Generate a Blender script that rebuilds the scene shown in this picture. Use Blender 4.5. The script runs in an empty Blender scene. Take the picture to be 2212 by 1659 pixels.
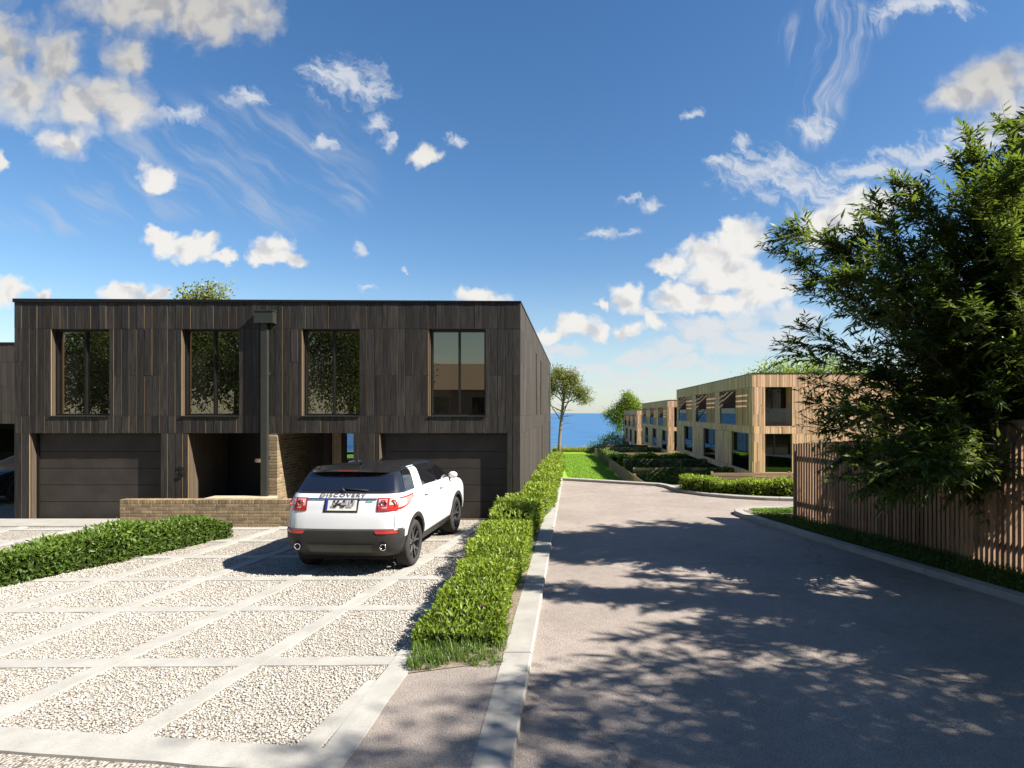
import bpy, bmesh, math, random
import numpy as np
from mathutils import Vector, Matrix

C = bpy.context.scene.collection
SC = bpy.context.scene
rng = np.random.default_rng(7)
random.seed(7)

# ------------------------------------------------------------------ camera
F, CX, CY, H = 600.0, 574.0, 413.0, 2.65       # focal length in pixels, vanishing point, eye height
cam = bpy.data.cameras.new("camera")
cam.sensor_width = 36.0
cam.lens = F / 1024 * 36.0
cam.shift_x = (512 - CX) / 1024
cam.shift_y = (CY - 384) / 1024
cam.clip_start, cam.clip_end = 0.05, 60000
co = bpy.data.objects.new("camera", cam)
co.location = (0, 0, H)
co.rotation_euler = (math.radians(90), 0, 0)
C.objects.link(co)
SC.camera = co

# ------------------------------------------------------------------ light, sky, exposure
EXPO = 1.50
SUN = Vector((0.745, -0.212, 0.69)).normalized()
sl = bpy.data.lights.new("sun", 'SUN')
sl.energy = 5.0
sl.angle = math.radians(0.53)
sl.color = (1.0, 0.95, 0.865)
so = bpy.data.objects.new("sun", sl)
so.rotation_euler = (-SUN).to_track_quat('-Z', 'Y').to_euler()
so.location = (20, -10, 30)
C.objects.link(so)
SC.view_settings.view_transform = 'Standard'
SC.view_settings.look = 'None'
SC.view_settings.exposure = EXPO
SC.view_settings.gamma = 1
SC.view_settings.use_curve_mapping = False
SC.render.engine = 'CYCLES'
SC.cycles.max_bounces = 8
SC.cycles.transparent_max_bounces = 12
SC.cycles.use_denoising = True

world = bpy.data.worlds.new("World")
SC.world = world
world.use_nodes = True
world.cycles.sampling_method = 'MANUAL'
world.cycles.sample_map_resolution = 512


def sky():
    nt = world.node_tree
    N, L = nt.nodes, nt.links
    N.clear()
    out = N.new('ShaderNodeOutputWorld')
    bg = N.new('ShaderNodeBackground')
    bg.inputs['Strength'].default_value = 0.05
    L.new(bg.outputs[0], out.inputs[0])
    st = N.new('ShaderNodeTexSky')
    st.sky_type = 'NISHITA'
    st.sun_disc = False
    st.sun_elevation = math.asin(SUN.z)
    st.sun_rotation = math.atan2(SUN.x, SUN.y)
    st.air_density, st.dust_density, st.ozone_density = 1.0, 0.4, 1.3
    hs = N.new('ShaderNodeHueSaturation')
    hs.inputs['Saturation'].default_value = 1.28
    hs.inputs['Hue'].default_value = 0.503
    hs.inputs['Value'].default_value = 1.10
    L.new(st.outputs[0], hs.inputs['Color'])
    tc = N.new('ShaderNodeTexCoord')
    sx = N.new('ShaderNodeSeparateXYZ')
    L.new(tc.outputs['Generated'], sx.inputs[0])

    def math_(op, a, b=None, c=None):
        n = N.new('ShaderNodeMath')
        n.operation = op
        for i, v in enumerate((a, b, c)):
            if v is None:
                continue
            if isinstance(v, (int, float)):
                n.inputs[i].default_value = v
            else:
                L.new(v, n.inputs[i])
        return n.outputs[0]

    def vec(op, a, b=None, c=None):
        n = N.new('ShaderNodeVectorMath')
        n.operation = op
        for i, v in enumerate((a, b, c)):
            if v is None:
                continue
            if isinstance(v, tuple):
                n.inputs[i].default_value = v
            else:
                L.new(v, n.inputs[i])
        return n.outputs['Value'] if op == 'LENGTH' else n.outputs[0]

    def noise(p, scale, detail, rough=0.55, dist=0.0):
        n = N.new('ShaderNodeTexNoise')
        n.noise_dimensions = '2D'
        n.inputs['Scale'].default_value = scale
        n.inputs['Detail'].default_value = detail
        n.inputs['Roughness'].default_value = rough
        n.inputs['Distortion'].default_value = dist
        L.new(p, n.inputs['Vector'])
        return n

    def smooth(v, a, b, lo=0.0, hi=1.0):
        n = N.new('ShaderNodeMapRange')
        n.interpolation_type = 'SMOOTHSTEP'
        for i, x in enumerate((a, b, lo, hi)):
            n.inputs[1 + i].default_value = x
        L.new(v, n.inputs[0])
        return n.outputs[0]

    def mixc(f, a, b):
        n = N.new('ShaderNodeMix')
        n.data_type = 'RGBA'
        if isinstance(f, (int, float)):
            n.inputs[0].default_value = f
        else:
            L.new(f, n.inputs[0])
        for i, v in ((6, a), (7, b)):
            if isinstance(v, tuple):
                n.inputs[i].default_value = (*v, 1)
            else:
                L.new(v, n.inputs[i])
        return n.outputs[2]

    ay = math_('MAXIMUM', math_('ABSOLUTE', sx.outputs[1]), 0.03)
    u = math_('DIVIDE', sx.outputs[0], ay)
    v = math_('DIVIDE', sx.outputs[2], ay)
    cb = N.new('ShaderNodeCombineXYZ')
    L.new(u, cb.inputs[0])
    L.new(v, cb.inputs[1])
    p = cb.outputs[0]
    w1 = vec('MULTIPLY', vec('SUBTRACT', noise(p, 9, 2).outputs['Color'], (.5, .5, .5)), (.055, .045, 0))
    w2 = vec('MULTIPLY', vec('SUBTRACT', noise(p, 34, 5, .6).outputs['Color'], (.5, .5, .5)), (.034, .030, 0))
    pc = vec('ADD', vec('ADD', p, w1), w2)

    def field(pp, blobs):
        acc = None
        for cx, cy, rx, ry in blobs:
            uu, vv = (cx - CX) / F, (CY - cy) / F
            a, b = F / rx, F / ry
            l = vec('LENGTH', vec('MULTIPLY_ADD', pp, (a, b, 0), (-uu * a, -vv * b, 0)))
            acc = l if acc is None else math_('SMOOTH_MIN', acc, l, 0.25)
        return math_('SUBTRACT', 1.0, acc)

    cum = [(742, 238, 30, 22), (704, 254, 30, 18), (672, 264, 26, 12), (732, 272, 50, 28), (762, 286, 46, 30), (680, 297, 28, 18), (712, 302, 50, 11),
           (622, 294, 25, 19), (594, 303, 11, 7), (574, 327, 19, 13), (594, 334, 17, 9), (626, 330, 18, 10), (652, 323, 14, 14), (546, 337, 15, 8),
           (850, 212, 30, 22), (880, 206, 18, 17), (906, 196, 19, 16), (830, 226, 40, 22),
           (158, 236, 21, 12), (186, 246, 38, 14), (211, 245, 22, 14), (226, 257, 22, 8), (275, 251, 21, 17), (290, 259, 24, 11), (264, 259, 17, 10),
           (124, 294, 24, 15), (150, 297, 30, 11), (6, 290, 22, 19), (40, 298, 14, 8), (482, 299, 30, 16),
           (159, 174, 20, 17), (4, 160, 16, 16), (428, 156, 18, 15)]
    big = [(150, 0, 96, 44), (210, 18, 76, 38), (248, 14, 40, 34), (56, 62, 32, 48), (88, 100, 60, 38), (20, 92, 54, 32), (126, 108, 38, 34), (60, 142, 28, 26), (4, 50, 34, 54), (134, 56, 30, 22),
           (994, 84, 60, 40), (958, 96, 32, 26), (1020, 122, 60, 32)]
    low = [(640, 355, 32, 10), (668, 350, 36, 12), (702, 340, 30, 11), (716, 328, 24, 11), (745, 326, 24, 10), (600, 367, 14, 7), (584, 371, 12, 6), (618, 374, 18, 6), (648, 372, 16, 5),
           (560, 350, 24, 9), (548, 360, 20, 6), (770, 342, 46, 16), (690, 366, 34, 6), (735, 352, 40, 10), (560, 382, 30, 5), (640, 385, 50, 5), (720, 384, 40, 5), (790, 318, 40, 14), (655, 312, 40, 6)]
    wis = [(345, 80, 46, 24), (372, 92, 26, 16), (378, 120, 18, 12), (390, 138, 12, 9), (452, 136, 12, 6), (326, 140, 18, 12), (766, 172, 56, 24), (806, 188, 60, 24), (840, 200, 40, 20),
           (722, 164, 22, 10), (746, 142, 12, 14), (870, 170, 76, 15), (930, 156, 60, 14), (980, 140, 60, 18), (814, 128, 20, 16), (920, 6, 70, 12),
           (650, 206, 18, 9), (630, 198, 16, 6), (600, 232, 20, 8), (628, 232, 16, 6), (697, 114, 16, 6), (360, 250, 10, 7), (370, 290, 9, 4), (405, 270, 5, 3),
           (250, 100, 30, 12), (180, 110, 26, 10), (700, 330, 70, 16)]
    Cf, Lf, Wf = field(pc, cum), field(pc, low), field(pc, wis)

    def billow(pp):
        o = None
        for sc, am in ((15, .60), (37, .30), (90, .10)):
            n = N.new('ShaderNodeTexVoronoi')
            n.voronoi_dimensions = '2D'
            n.feature = 'SMOOTH_F1'
            n.inputs['Smoothness'].default_value = .35
            n.inputs['Scale'].default_value = sc
            L.new(pp, n.inputs['Vector'])
            t = math_('MULTIPLY_ADD', n.outputs['Distance'], -am * 1.25, am)
            o = t if o is None else math_('ADD', o, t)
        return o
    fb = noise(pc, 26, 7, .58)
    pw = vec('ADD', p, vec('MULTIPLY_ADD', w2, (.6, .6, 0), w1))
    b0, b1 = billow(pw), billow(vec('ADD', pw, (.014, .018, 0)))
    f0 = math_('SUBTRACT', fb.outputs['Fac'], .5)
    dsum = math_('MULTIPLY_ADD', math_('SUBTRACT', b0, .5), .75, math_('MULTIPLY_ADD', f0, .45, Cf))
    dc = smooth(dsum, -.10, .46)
    Bf = field(vec('ADD', pc, vec('MULTIPLY', w2, (-.3, -.3, 0))), big)
    dbig = smooth(math_('MULTIPLY_ADD', math_('SUBTRACT', b0, .5), .75, math_('MULTIPLY_ADD', f0, .7, Bf)), -.12, .80)
    dl = smooth(math_('MULTIPLY_ADD', math_('SUBTRACT', b0, .5), .8, math_('MULTIPLY_ADD', f0, .5, Lf)), -.1, .6, 0, .80)
    # combed cirrus: noise stretched along the streak direction
    mp = N.new('ShaderNodeMapping')
    mp.vector_type = 'TEXTURE'
    mp.inputs['Rotation'].default_value = (0, 0, math.radians(-36))
    mp.inputs['Scale'].default_value = (.70, .11, 1)
    L.new(vec('ADD', p, vec('MULTIPLY', w1, (.8, .8, 0))), mp.inputs[0])
    ci = noise(mp.outputs[0], 3.0, 7, .60, .12)
    cmask = field(p, [(215, 150, 190, 70), (280, 180, 90, 70), (150, 200, 150, 28), (60, 215, 90, 26), (330, 190, 60, 40)])
    dci = math_('MULTIPLY', smooth(ci.outputs['Fac'], .40, .80, 0, .52), smooth(cmask, 0, .6))
    mp2 = N.new('ShaderNodeMapping')
    mp2.vector_type = 'TEXTURE'
    mp2.inputs['Rotation'].default_value = (0, 0, math.radians(-32))
    mp2.inputs['Scale'].default_value = (.5, .22, 1)
    L.new(pc, mp2.inputs[0])
    fw = noise(mp2.outputs[0], 11, 8, .66, .3)
    dw = smooth(math_('MULTIPLY_ADD', math_('SUBTRACT', fw.outputs['Fac'], .5), 2.2, Wf), -.05, 1.0, 0, .85)
    mp3 = N.new('ShaderNodeMapping')
    mp3.vector_type = 'TEXTURE'
    mp3.inputs['Rotation'].default_value = (0, 0, math.radians(78))
    mp3.inputs['Scale'].default_value = (.75, .085, 1)
    L.new(vec('ADD', p, vec('MULTIPLY', w1, (1.1, 1.1, 0))), mp3.inputs[0])
    cv = noise(mp3.outputs[0], 3.0, 8, .64, .2)
    vmask = field(p, [(832, 40, 44, 70), (822, 100, 30, 50), (812, 130, 30, 26), (800, 40, 30, 34), (862, 20, 40, 26)])
    dcv = math_('MULTIPLY', smooth(cv.outputs['Fac'],   .38, .80, 0, .66), smooth(vmask, 0, .6))
    # broad thin veil just above the horizon
    veil = math_('MULTIPLY', smooth(v, .26, .0, 0, .55), smooth(math_('MULTIPLY_ADD', f0, .8, v), -.1, .6, 1, .55))
    relief = math_('MULTIPLY_ADD', math_('SUBTRACT', b0, b1), 1.9, .50)
    thick = math_('MAXIMUM', smooth(Cf, .2, 1.0, 0, .22), smooth(Bf, .25, 1.0, 0, .40))
    shade = smooth(math_('SUBTRACT', relief, thick), -.35, .55)
    K = 6.3
    ccol = mixc(shade, (K * .70, K * .71, K * .75), (K * 1.0, K * .985, K * .95))
    top = smooth(v, .36, .62, 1, .68)                      # high clouds overhead turn us their shaded bases
    n = N.new('ShaderNodeVectorMath')
    n.operation = 'SCALE'
    L.new(ccol, n.inputs[0])
    L.new(top, n.inputs['Scale'])
    ccol = n.outputs[0]
    col = mixc(veil, hs.outputs[0], (K * .70, K * .82, K * .92))
    col = mixc(dci, col, (K * .62, K * .68, K * .78))
    col = mixc(dcv, col, (K * .76, K * .80, K * .87))
    col = mixc(dw, col, (K * .80, K * .84, K * .90))
    col = mixc(dl, col, (K * .86, K * .88, K * .90))
    col = mixc(dbig, col, ccol)
    col = mixc(dc, col, ccol)
    L.new(col, bg.inputs['Color'])


sky()

# ------------------------------------------------------------------ materials
MATS = {}


class Tree:
    def __init__(s, name):
        s.m = bpy.data.materials.new(name)
        s.m.use_nodes = True
        s.N, s.L = s.m.node_tree.nodes, s.m.node_tree.links
        s.b = s.N['Principled BSDF']
        MATS[name] = s.m

    def set(s, **k):
        names = dict(rough='Roughness', metal='Metallic', spec='Specular IOR Level', coat='Coat Weight', ior='IOR', base='Base Color', sheen='Sheen Weight')
        for a, v in k.items():
            i = s.b.inputs[names[a]]
            if isinstance(v, (int, float)):
                i.default_value = v
            elif isinstance(v, tuple):
                i.default_value = (*v, 1)
            else:
                s.L.new(v, i)
        return s

    def coord(s, kind='Object'):
        if kind == 'World':
            return s.N.new('ShaderNodeNewGeometry').outputs['Position']
        return s.N.new('ShaderNodeTexCoord').outputs[kind]

    def mapping(s, vec, scale=(1, 1, 1), rot=(0, 0, 0), loc=None):
        n = s.N.new('ShaderNodeMapping')
        n.inputs['Scale'].default_value = scale
        n.inputs['Rotation'].default_value = rot
        s.L.new(vec, n.inputs[0])
        if loc is not None:
            s.L.new(loc, n.inputs['Location'])
        return n.outputs[0]

    def noise(s, vec, scale, detail=4, rough=.55, dist=0):
        n = s.N.new('ShaderNodeTexNoise')
        n.inputs['Scale'].default_value = scale
        n.inputs['Detail'].default_value = detail
        n.inputs['Roughness'].default_value = rough
        n.inputs['Distortion'].default_value = dist
        s.L.new(vec, n.inputs['Vector'])
        return n.outputs['Fac']

    def voronoi(s, vec, scale, feature='F1', out='Distance', rnd=1.0):
        n = s.N.new('ShaderNodeTexVoronoi')
        n.feature = feature
        n.inputs['Scale'].default_value = scale
        n.inputs['Randomness'].default_value = rnd
        s.L.new(vec, n.inputs['Vector'])
        return n.outputs[out]

    def ramp(s, fac, stops):
        n = s.N.new('ShaderNodeValToRGB')
        e = n.color_ramp.elements
        while len(e) < len(stops):
            e.new(.5)
        for el, (p, c) in zip(e, stops):
            el.position = p
            el.color = (*c, 1) if isinstance(c, tuple) else (c, c, c, 1)
        s.L.new(fac, n.inputs[0])
        return n.outputs[0]

    def mix(s, f, a, b, mode='MIX'):
        n = s.N.new('ShaderNodeMix')
        n.data_type = 'RGBA'
        n.blend_type = mode
        for i, v in ((0, f), (6, a), (7, b)):
            if isinstance(v, (int, float)):
                n.inputs[i].default_value = v if i == 0 else (v, v, v, 1)
            elif isinstance(v, tuple):
                n.inputs[i].default_value = (*v, 1)
            else:
                s.L.new(v, n.inputs[i])
        return n.outputs[2]

    def math(s, op, a, b=0.0):
        n = s.N.new('ShaderNodeMath')
        n.operation = op
        for i, v in enumerate((a, b)):
            if isinstance(v, (int, float)):
                n.inputs[i].default_value = v
            else:
                s.L.new(v, n.inputs[i])
        return n.outputs[0]

    def attr(s, name):
        n = s.N.new('ShaderNodeAttribute')
        n.attribute_name = name
        return n.outputs['Fac']

    def rand(s):
        return s.N.new('ShaderNodeObjectInfo').outputs['Random']

    def bump(s, h, strength=.3, dist=.02):
        n = s.N.new('ShaderNodeBump')
        n.inputs['Strength'].default_value = strength
        n.inputs['Distance'].default_value = dist
        s.L.new(h, n.inputs['Height'])
        s.L.new(n.outputs[0], s.b.inputs['Normal'])
        return s


def plain(name, base, rough=.5, spec=.4, metal=0.0, coat=0.0, var=.12, scale=6):
    t = Tree(name)
    n = t.noise(t.coord(), scale, 4)
    c = t.mix(t.ramp(n, [(.3, 0.0), (.7, 1.0)]), tuple(x * (1 - var) for x in base), tuple(x * (1 + var) for x in base))
    t.set(base=c, rough=rough, spec=spec, metal=metal, coat=coat)
    return t.m


def timber(name, dark, light, grain=(38, 38, 1.6), rough=.7, spec=.25, bump=.35, rnd=.6, attr=None, cut=(.32, .68)):
    """Wood with stretched grain; shade varies from board to board (per object, or per board attribute)."""
    t = Tree(name)
    r = t.attr(attr) if attr else t.rand()
    loc = t.N.new('ShaderNodeCombineXYZ')
    for i in range(3):
        t.L.new(t.math('MULTIPLY', r, 17.0 + 9 * i), loc.inputs[i])
    v = t.mapping(t.coord(), grain, loc=loc.outputs[0])
    g = t.noise(v, 1.0, 6, .65, .6)
    fine = t.noise(t.mapping(t.coord(), (grain[0] * 5, grain[1] * 5, grain[2] * 1.5), loc=loc.outputs[0]), 1.0, 3, .6)
    f = t.math('ADD', t.math('MULTIPLY', g, .75), t.math('MULTIPLY', fine, .25))
    c = t.mix(t.ramp(f, [(cut[0], 0.0), (cut[1], 1.0)]), dark, light)
    shade = t.ramp(r, [(0.0, 1 - rnd * .5), (.5, 1.0), (1.0, 1 + rnd * .5)])
    c = t.mix(1.0, c, shade, 'MULTIPLY')
    t.set(base=c, rough=rough, spec=spec)
    t.bump(f, bump, .004)
    return t.m


CHAR = timber('charred_timber', (.0085, .0073, .0062), (.037, .032, .0265), rnd=.75, cut=(.40, .62), rough=.62, spec=.3)
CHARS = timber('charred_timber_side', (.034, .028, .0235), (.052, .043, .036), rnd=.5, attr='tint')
RAWEDGE = plain('timber_edge', (.17, .115, .06), .7, .2)
REVEAL = timber('reveal_timber', (.050, .037, .025), (.090, .067, .046), rnd=.3)
CEDAR = timber('cedar_batten', (.46, .255, .155), (.64, .392, .265), grain=(30, 30, 1.2), rnd=.75, attr='tint', bump=.2)
FENCE = timber('fence_batten', (.155, .090, .052), (.30, .185, .112), rnd=.8, bump=.25)
SLAT = timber('slat_timber', (.18, .12, .07), (.36, .25, .15), grain=(1.6, 30, 30), rnd=.5)
BACKW = timber('grey_timber', (.16, .125, .10), (.26, .21, .17), rnd=.4)
METAL = plain('dark_metal', (.022, .021, .020), .35, .5, .6)
PIPE = plain('pipe_metal', (.036, .038, .031), .38, .5, .3)
BLACKG = plain('black_plastic', (.028, .026, .024), .55, .3)
RUBBER = plain('tyre_rubber', (.035, .032, .030), .8, .2)
CONC = Tree('concrete')
_p = CONC.coord('World')
_n = CONC.noise(_p, 3.2, 6, .62)
_n2 = CONC.noise(_p, 55, 4, .6)
CONC.set(base=CONC.mix(CONC.ramp(_n2, [(.35, 0.0), (.75, 1.0)]), CONC.mix(CONC.ramp(_n, [(.3, 0.0), (.72, 1.0)]), (.22, .206, .182), (.34, .322, .286)), (.29, .275, .246), 'MIX'), rough=.85, spec=.2)
CONC.bump(_n2, .25, .006)
CONC = CONC.m
BAND = Tree('paving_band')
_p = BAND.coord('World')
_a, _b = BAND.noise(_p, 2.1, 6, .65), BAND.noise(_p, 70, 3, .6)
BAND.set(base=BAND.mix(BAND.ramp(_b, [(.38, .88), (.62, 1.0)]), 0.0, BAND.mix(BAND.ramp(_a, [(.3, 0.0), (.7, 1.0)]), (.27, .257, .231), (.375, .36, .326)), 'MIX'), rough=.9, spec=.15)
BAND.bump(_b, .2, .006)
BAND = BAND.m

_t = Tree('asphalt')
_p = _t.coord('World')
_g = _t.voronoi(_p, 85)
_g2 = _t.noise(_p, 160, 3, .6)
_big = _t.noise(_p, .55, 5, .6)
_mid = _t.noise(_p, 5.0, 5, .6)
_c = _t.mix(_t.ramp(_g, [(.12, 0.0), (.62, 1.0)]), (.425, .362, .312), (.148, .122, .102))
_c = _t.mix(.5, _c, _t.mix(_t.ramp(_g2, [(.35, 0.0), (.68, 1.0)]), (.19, .159, .137), (.44, .376, .325)))
_c = _t.mix(1.0, _c, _t.ramp(_big, [(.28, .82), (.7, 1.14)]), 'MULTIPLY')
_c = _t.mix(1.0, _c, _t.ramp(_mid, [(.3, .9), (.7, 1.08)]), 'MULTIPLY')
_cr = _t.voronoi(_t.N.new('ShaderNodeVectorMath').outputs[0], .16, 'DISTANCE_TO_EDGE')
_vm = [n for n in _t.N if n.type == 'VECT_MATH'][0]
_nz = _t.N.new('ShaderNodeTexNoise')
_nz.inputs['Scale'].default_value = 2.2
_nz.inputs['Detail'].default_value = 6
_t.L.new(_p, _nz.inputs['Vector'])
_vm.operation = 'MULTIPLY_ADD'
_t.L.new(_nz.outputs['Color'], _vm.inputs[0])
_vm.inputs[1].default_value = (.55, .55, 0)
_t.L.new(_p, _vm.inputs[2])
_c = _t.mix(1.0, _c, _t.ramp(_cr, [(.0, .62), (.0022, .75), (.004, 1.0)]), 'MULTIPLY')      # hairline cracks
_st = _t.noise(_p, 1.7, 4, .55)
_c = _t.mix(1.0, _c, _t.ramp(_st, [(.60, 1.0), (.74, .80)]), 'MULTIPLY')                      # old oil and damp stains
_t.set(base=_c, rough=.82, spec=.22)
_t.bump(_t.math('ADD', _g, _t.math('MULTIPLY', _g2, .6)), .55, .012)
ASPH = _t.m

_t = Tree('gravel_bed')
_p = _t.coord('World')
_v = _t.voronoi(_p, 42)
_vc = _t.N.new('ShaderNodeTexVoronoi')
_vc.inputs['Scale'].default_value = 42
_t.L.new(_p, _vc.inputs['Vector'])
_c = _t.mix(_t.ramp(_v, [(.35, 0.0), (.75, 1.0)]), _t.mix(_t.ramp(_vc.outputs['Color'], [(.1, 0.0), (.9, 1.0)]), (.32, .288, .245), (.46, .425, .375)), (.15, .123, .095))
_c = _t.mix(1.0, _c, _t.ramp(_t.noise(_p, 1.1, 5, .6), [(.3, .9), (.7, 1.08)]), 'MULTIPLY')
_t.set(base=_c, rough=.9, spec=.15)
_t.bump(_t.math('SUBTRACT', 1.0, _v), .8, .02)
GRAVEL = _t.m

_t = Tree('pebble')
_t.set(base=_t.mix(_t.attr('tint'), (.29, .262, .22), (.42, .392, .35)), rough=.75, spec=.25)
PEBBLE = _t.m

_t = Tree('soil')
_p = _t.coord('World')
_n = _t.noise(_p, 14, 6, .65)
_t.set(base=_t.mix(_t.ramp(_n, [(.3, 0.0), (.7, 1.0)]), (.13, .10, .07), (.27, .22, .16)), rough=.95, spec=.1)
_t.bump(_n, .6, .03)
SOIL = _t.m

_t = Tree('lawn_turf')
_p = _t.coord('World')
_n = _t.noise(_p, 30, 6, .7)
_n2 = _t.noise(_p, .8, 5, .6)
_c = _t.mix(_t.ramp(_n, [(.28, 0.0), (.72, 1.0)]), (.095, .18, .010), (.21, .36, .022))
_c = _t.mix(_t.ramp(_n2, [(.35, 0.0), (.75, .55)]), _c, (.17, .27, .035))
_t.set(base=_c, rough=.9, spec=.1)
_t.bump(_n, .8, .05)
TURF = _t.m

_t = Tree('rough_grass_land')
_p = _t.coord('World')
_n = _t.noise(_p, 6, 6, .7)
_t.set(base=_t.mix(_t.ramp(_n, [(.3, 0.0), (.7, 1.0)]), (.04, .07, .015), (.10, .14, .03)), rough=.95, spec=.1)
_t.bump(_n, .8, .1)
LAND = _t.m


def leafmat(name, dark, light, trans=.35, rough=.45, spec=.35, tcol=None):
    t = Tree(name)
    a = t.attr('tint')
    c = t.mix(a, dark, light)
    t.set(base=c, rough=rough, spec=spec)
    tr = t.N.new('ShaderNodeBsdfTranslucent')
    tc = tcol or tuple(min(1, x * 1.6) for x in light)
    t.L.new(t.mix(a, tuple(x * .7 for x in tc), tc), tr.inputs[0])
    mx = t.N.new('ShaderNodeMixShader')
    mx.inputs[0].default_value = trans
    t.L.new(t.b.outputs[0], mx.inputs[1])
    t.L.new(tr.outputs[0], mx.inputs[2])
    t.L.new(mx.outputs[0], t.N['Material Output'].inputs[0])
    return t.m


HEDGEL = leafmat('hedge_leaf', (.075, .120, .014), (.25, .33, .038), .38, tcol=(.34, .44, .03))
HEDGED = leafmat('dark_hedge_leaf', (.040, .072, .012), (.13, .20, .028), .33)
BAMBOO = leafmat('lance_leaf', (.022, .044, .010), (.095, .135, .022), .36, tcol=(.20, .28, .03))
TREEL = leafmat('tree_leaf', (.03, .06, .012), (.10, .15, .03), .3)
PINEL = leafmat('pine_needle', (.075, .105, .018), (.23, .235, .055), .3)
IVYL = leafmat('ivy_leaf', (.025, .055, .012), (.07, .12, .025), .25)
GRASSL = leafmat('grass_blade', (.095, .17, .012), (.25, .38, .03), .35, rough=.6, tcol=(.22, .42, .03))
TALLG = leafmat('tall_grass_blade', (.12, .15, .02), (.30, .33, .06), .35, rough=.6)
PETAL = leafmat('petal', (.20, .07, .17), (.32, .14, .28), .3)
CORE = plain('hedge_inside', (.016, .024, .008), .95, .05)

_t = Tree('bark')
_n = _t.noise(_t.mapping(_t.coord(), (9, 9, 2.2)), 1.0, 6, .7, .5)
_t.set(base=_t.mix(_t.ramp(_n, [(.3, 0.0), (.7, 1.0)]), (.07, .05, .036), (.27, .21, .16)), rough=.9, spec=.1)
_t.bump(_n, .8, .03)
BARK = _t.m

_t = Tree('sea_water')
_p = _t.coord('World')
_w = _t.noise(_t.mapping(_p, (.035, .10, 1)), 1.0, 7, .62, .3)
_w2 = _t.noise(_t.mapping(_p, (.25, .6, 1)), 1.0, 5, .6)
_c = _t.mix(_t.ramp(_w, [(.40, 0.0), (.62, 1.0)]), (.010, .068, .185), (.036, .15, .30))
_t.set(base=_c, rough=.35, spec=.16)
_t.bump(_t.math('ADD', _w, _t.math('MULTIPLY', _w2, .4)), .25, .6)
SEA = _t.m


def brickmat(name, a, b, mort=False):
    t = Tree(name)
    p = t.coord('World')
    n = t.noise(p, 9, 5, .65)
    n2 = t.noise(p, 60, 4, .65)
    c = t.mix(t.ramp(n, [(.3, 0.0), (.7, 1.0)]), a, b)
    c = t.mix(t.ramp(n2, [(.60, 0.0), (.78, .55)]), c, (.40, .33, .21))
    if not mort:
        r = t.rand()
        c = t.mix(1.0, c, t.ramp(r, [(0.0, .72), (1.0, 1.3)]), 'MULTIPLY')
    t.set(base=c, rough=.88, spec=.15)
    t.bump(n2, .45, .006)
    return t.m


BRICK = brickmat('brown_brick', (.15, .108, .062), (.235, .175, .105))
MORTAR = brickmat('mortar', (.33, .27, .18), (.42, .35, .24), True)


def glassy(name, base=(.006, .006, .007), gloss=.12, rough=.01, tint=(1, 1, 1), fres=.9):
    t = Tree(name)
    t.set(base=base, rough=.4, spec=.0)
    g = t.N.new('ShaderNodeBsdfGlossy')
    g.inputs['Roughness'].default_value = rough
    g.inputs['Color'].default_value = (*tint, 1)
    lw = t.N.new('ShaderNodeLayerWeight')
    lw.inputs[0].default_value = .35
    f = t.math('MINIMUM', t.math('ADD', t.math('MULTIPLY', lw.outputs['Fresnel'], fres), gloss), 1.0)
    mx = t.N.new('ShaderNodeMixShader')
    t.L.new(f, mx.inputs[0])
    t.L.new(t.b.outputs[0], mx.inputs[1])
    t.L.new(g.outputs[0], mx.inputs[2])
    t.L.new(mx.outputs[0], t.N['Material Output'].inputs[0])
    return t.m


PANE = glassy('window_glass', (.008, .007, .007), .19, .0, (1.0, .88, .62))
DPANE = glassy('dim_glass', (.012, .010, .009), .02, .0, (.9, .85, .78), fres=.30)
CARGLASS = glassy('car_glass', (.006, .006, .008), .10, .015)


def clearglass(name, tint, body=.25):
    t = Tree(name)
    t.N.remove(t.b)
    tr = t.N.new('ShaderNodeBsdfTransparent')
    tr.inputs[0].default_value = (*tint, 1)
    g = t.N.new('ShaderNodeBsdfGlossy')
    g.inputs['Roughness'].default_value = .0
    lw = t.N.new('ShaderNodeLayerWeight')
    lw.inputs[0].default_value = .45
    f = t.math('MINIMUM', t.math('ADD', t.math('MULTIPLY', lw.outputs['Fresnel'], .22), .03), .9)
    mx = t.N.new('ShaderNodeMixShader')
    t.L.new(f, mx.inputs[0])
    t.L.new(tr.outputs[0], mx.inputs[1])
    t.L.new(g.outputs[0], mx.inputs[2])
    t.L.new(mx.outputs[0], t.N['Material Output'].inputs[0])
    return t.m


BALU = clearglass('balustrade_glass', (.50, .60, .66))


def paint(name, base, coat=.6, rough=.28):
    t = Tree(name)
    n = t.noise(t.coord(), 2.5, 4)
    t.set(base=t.mix(t.ramp(n, [(.3, 0.0), (.7, 1.0)]), tuple(x * .975 for x in base), base), rough=rough, spec=.5, coat=coat)
    t.b.inputs['Coat Roughness'].default_value = .04
    return t.m


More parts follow.
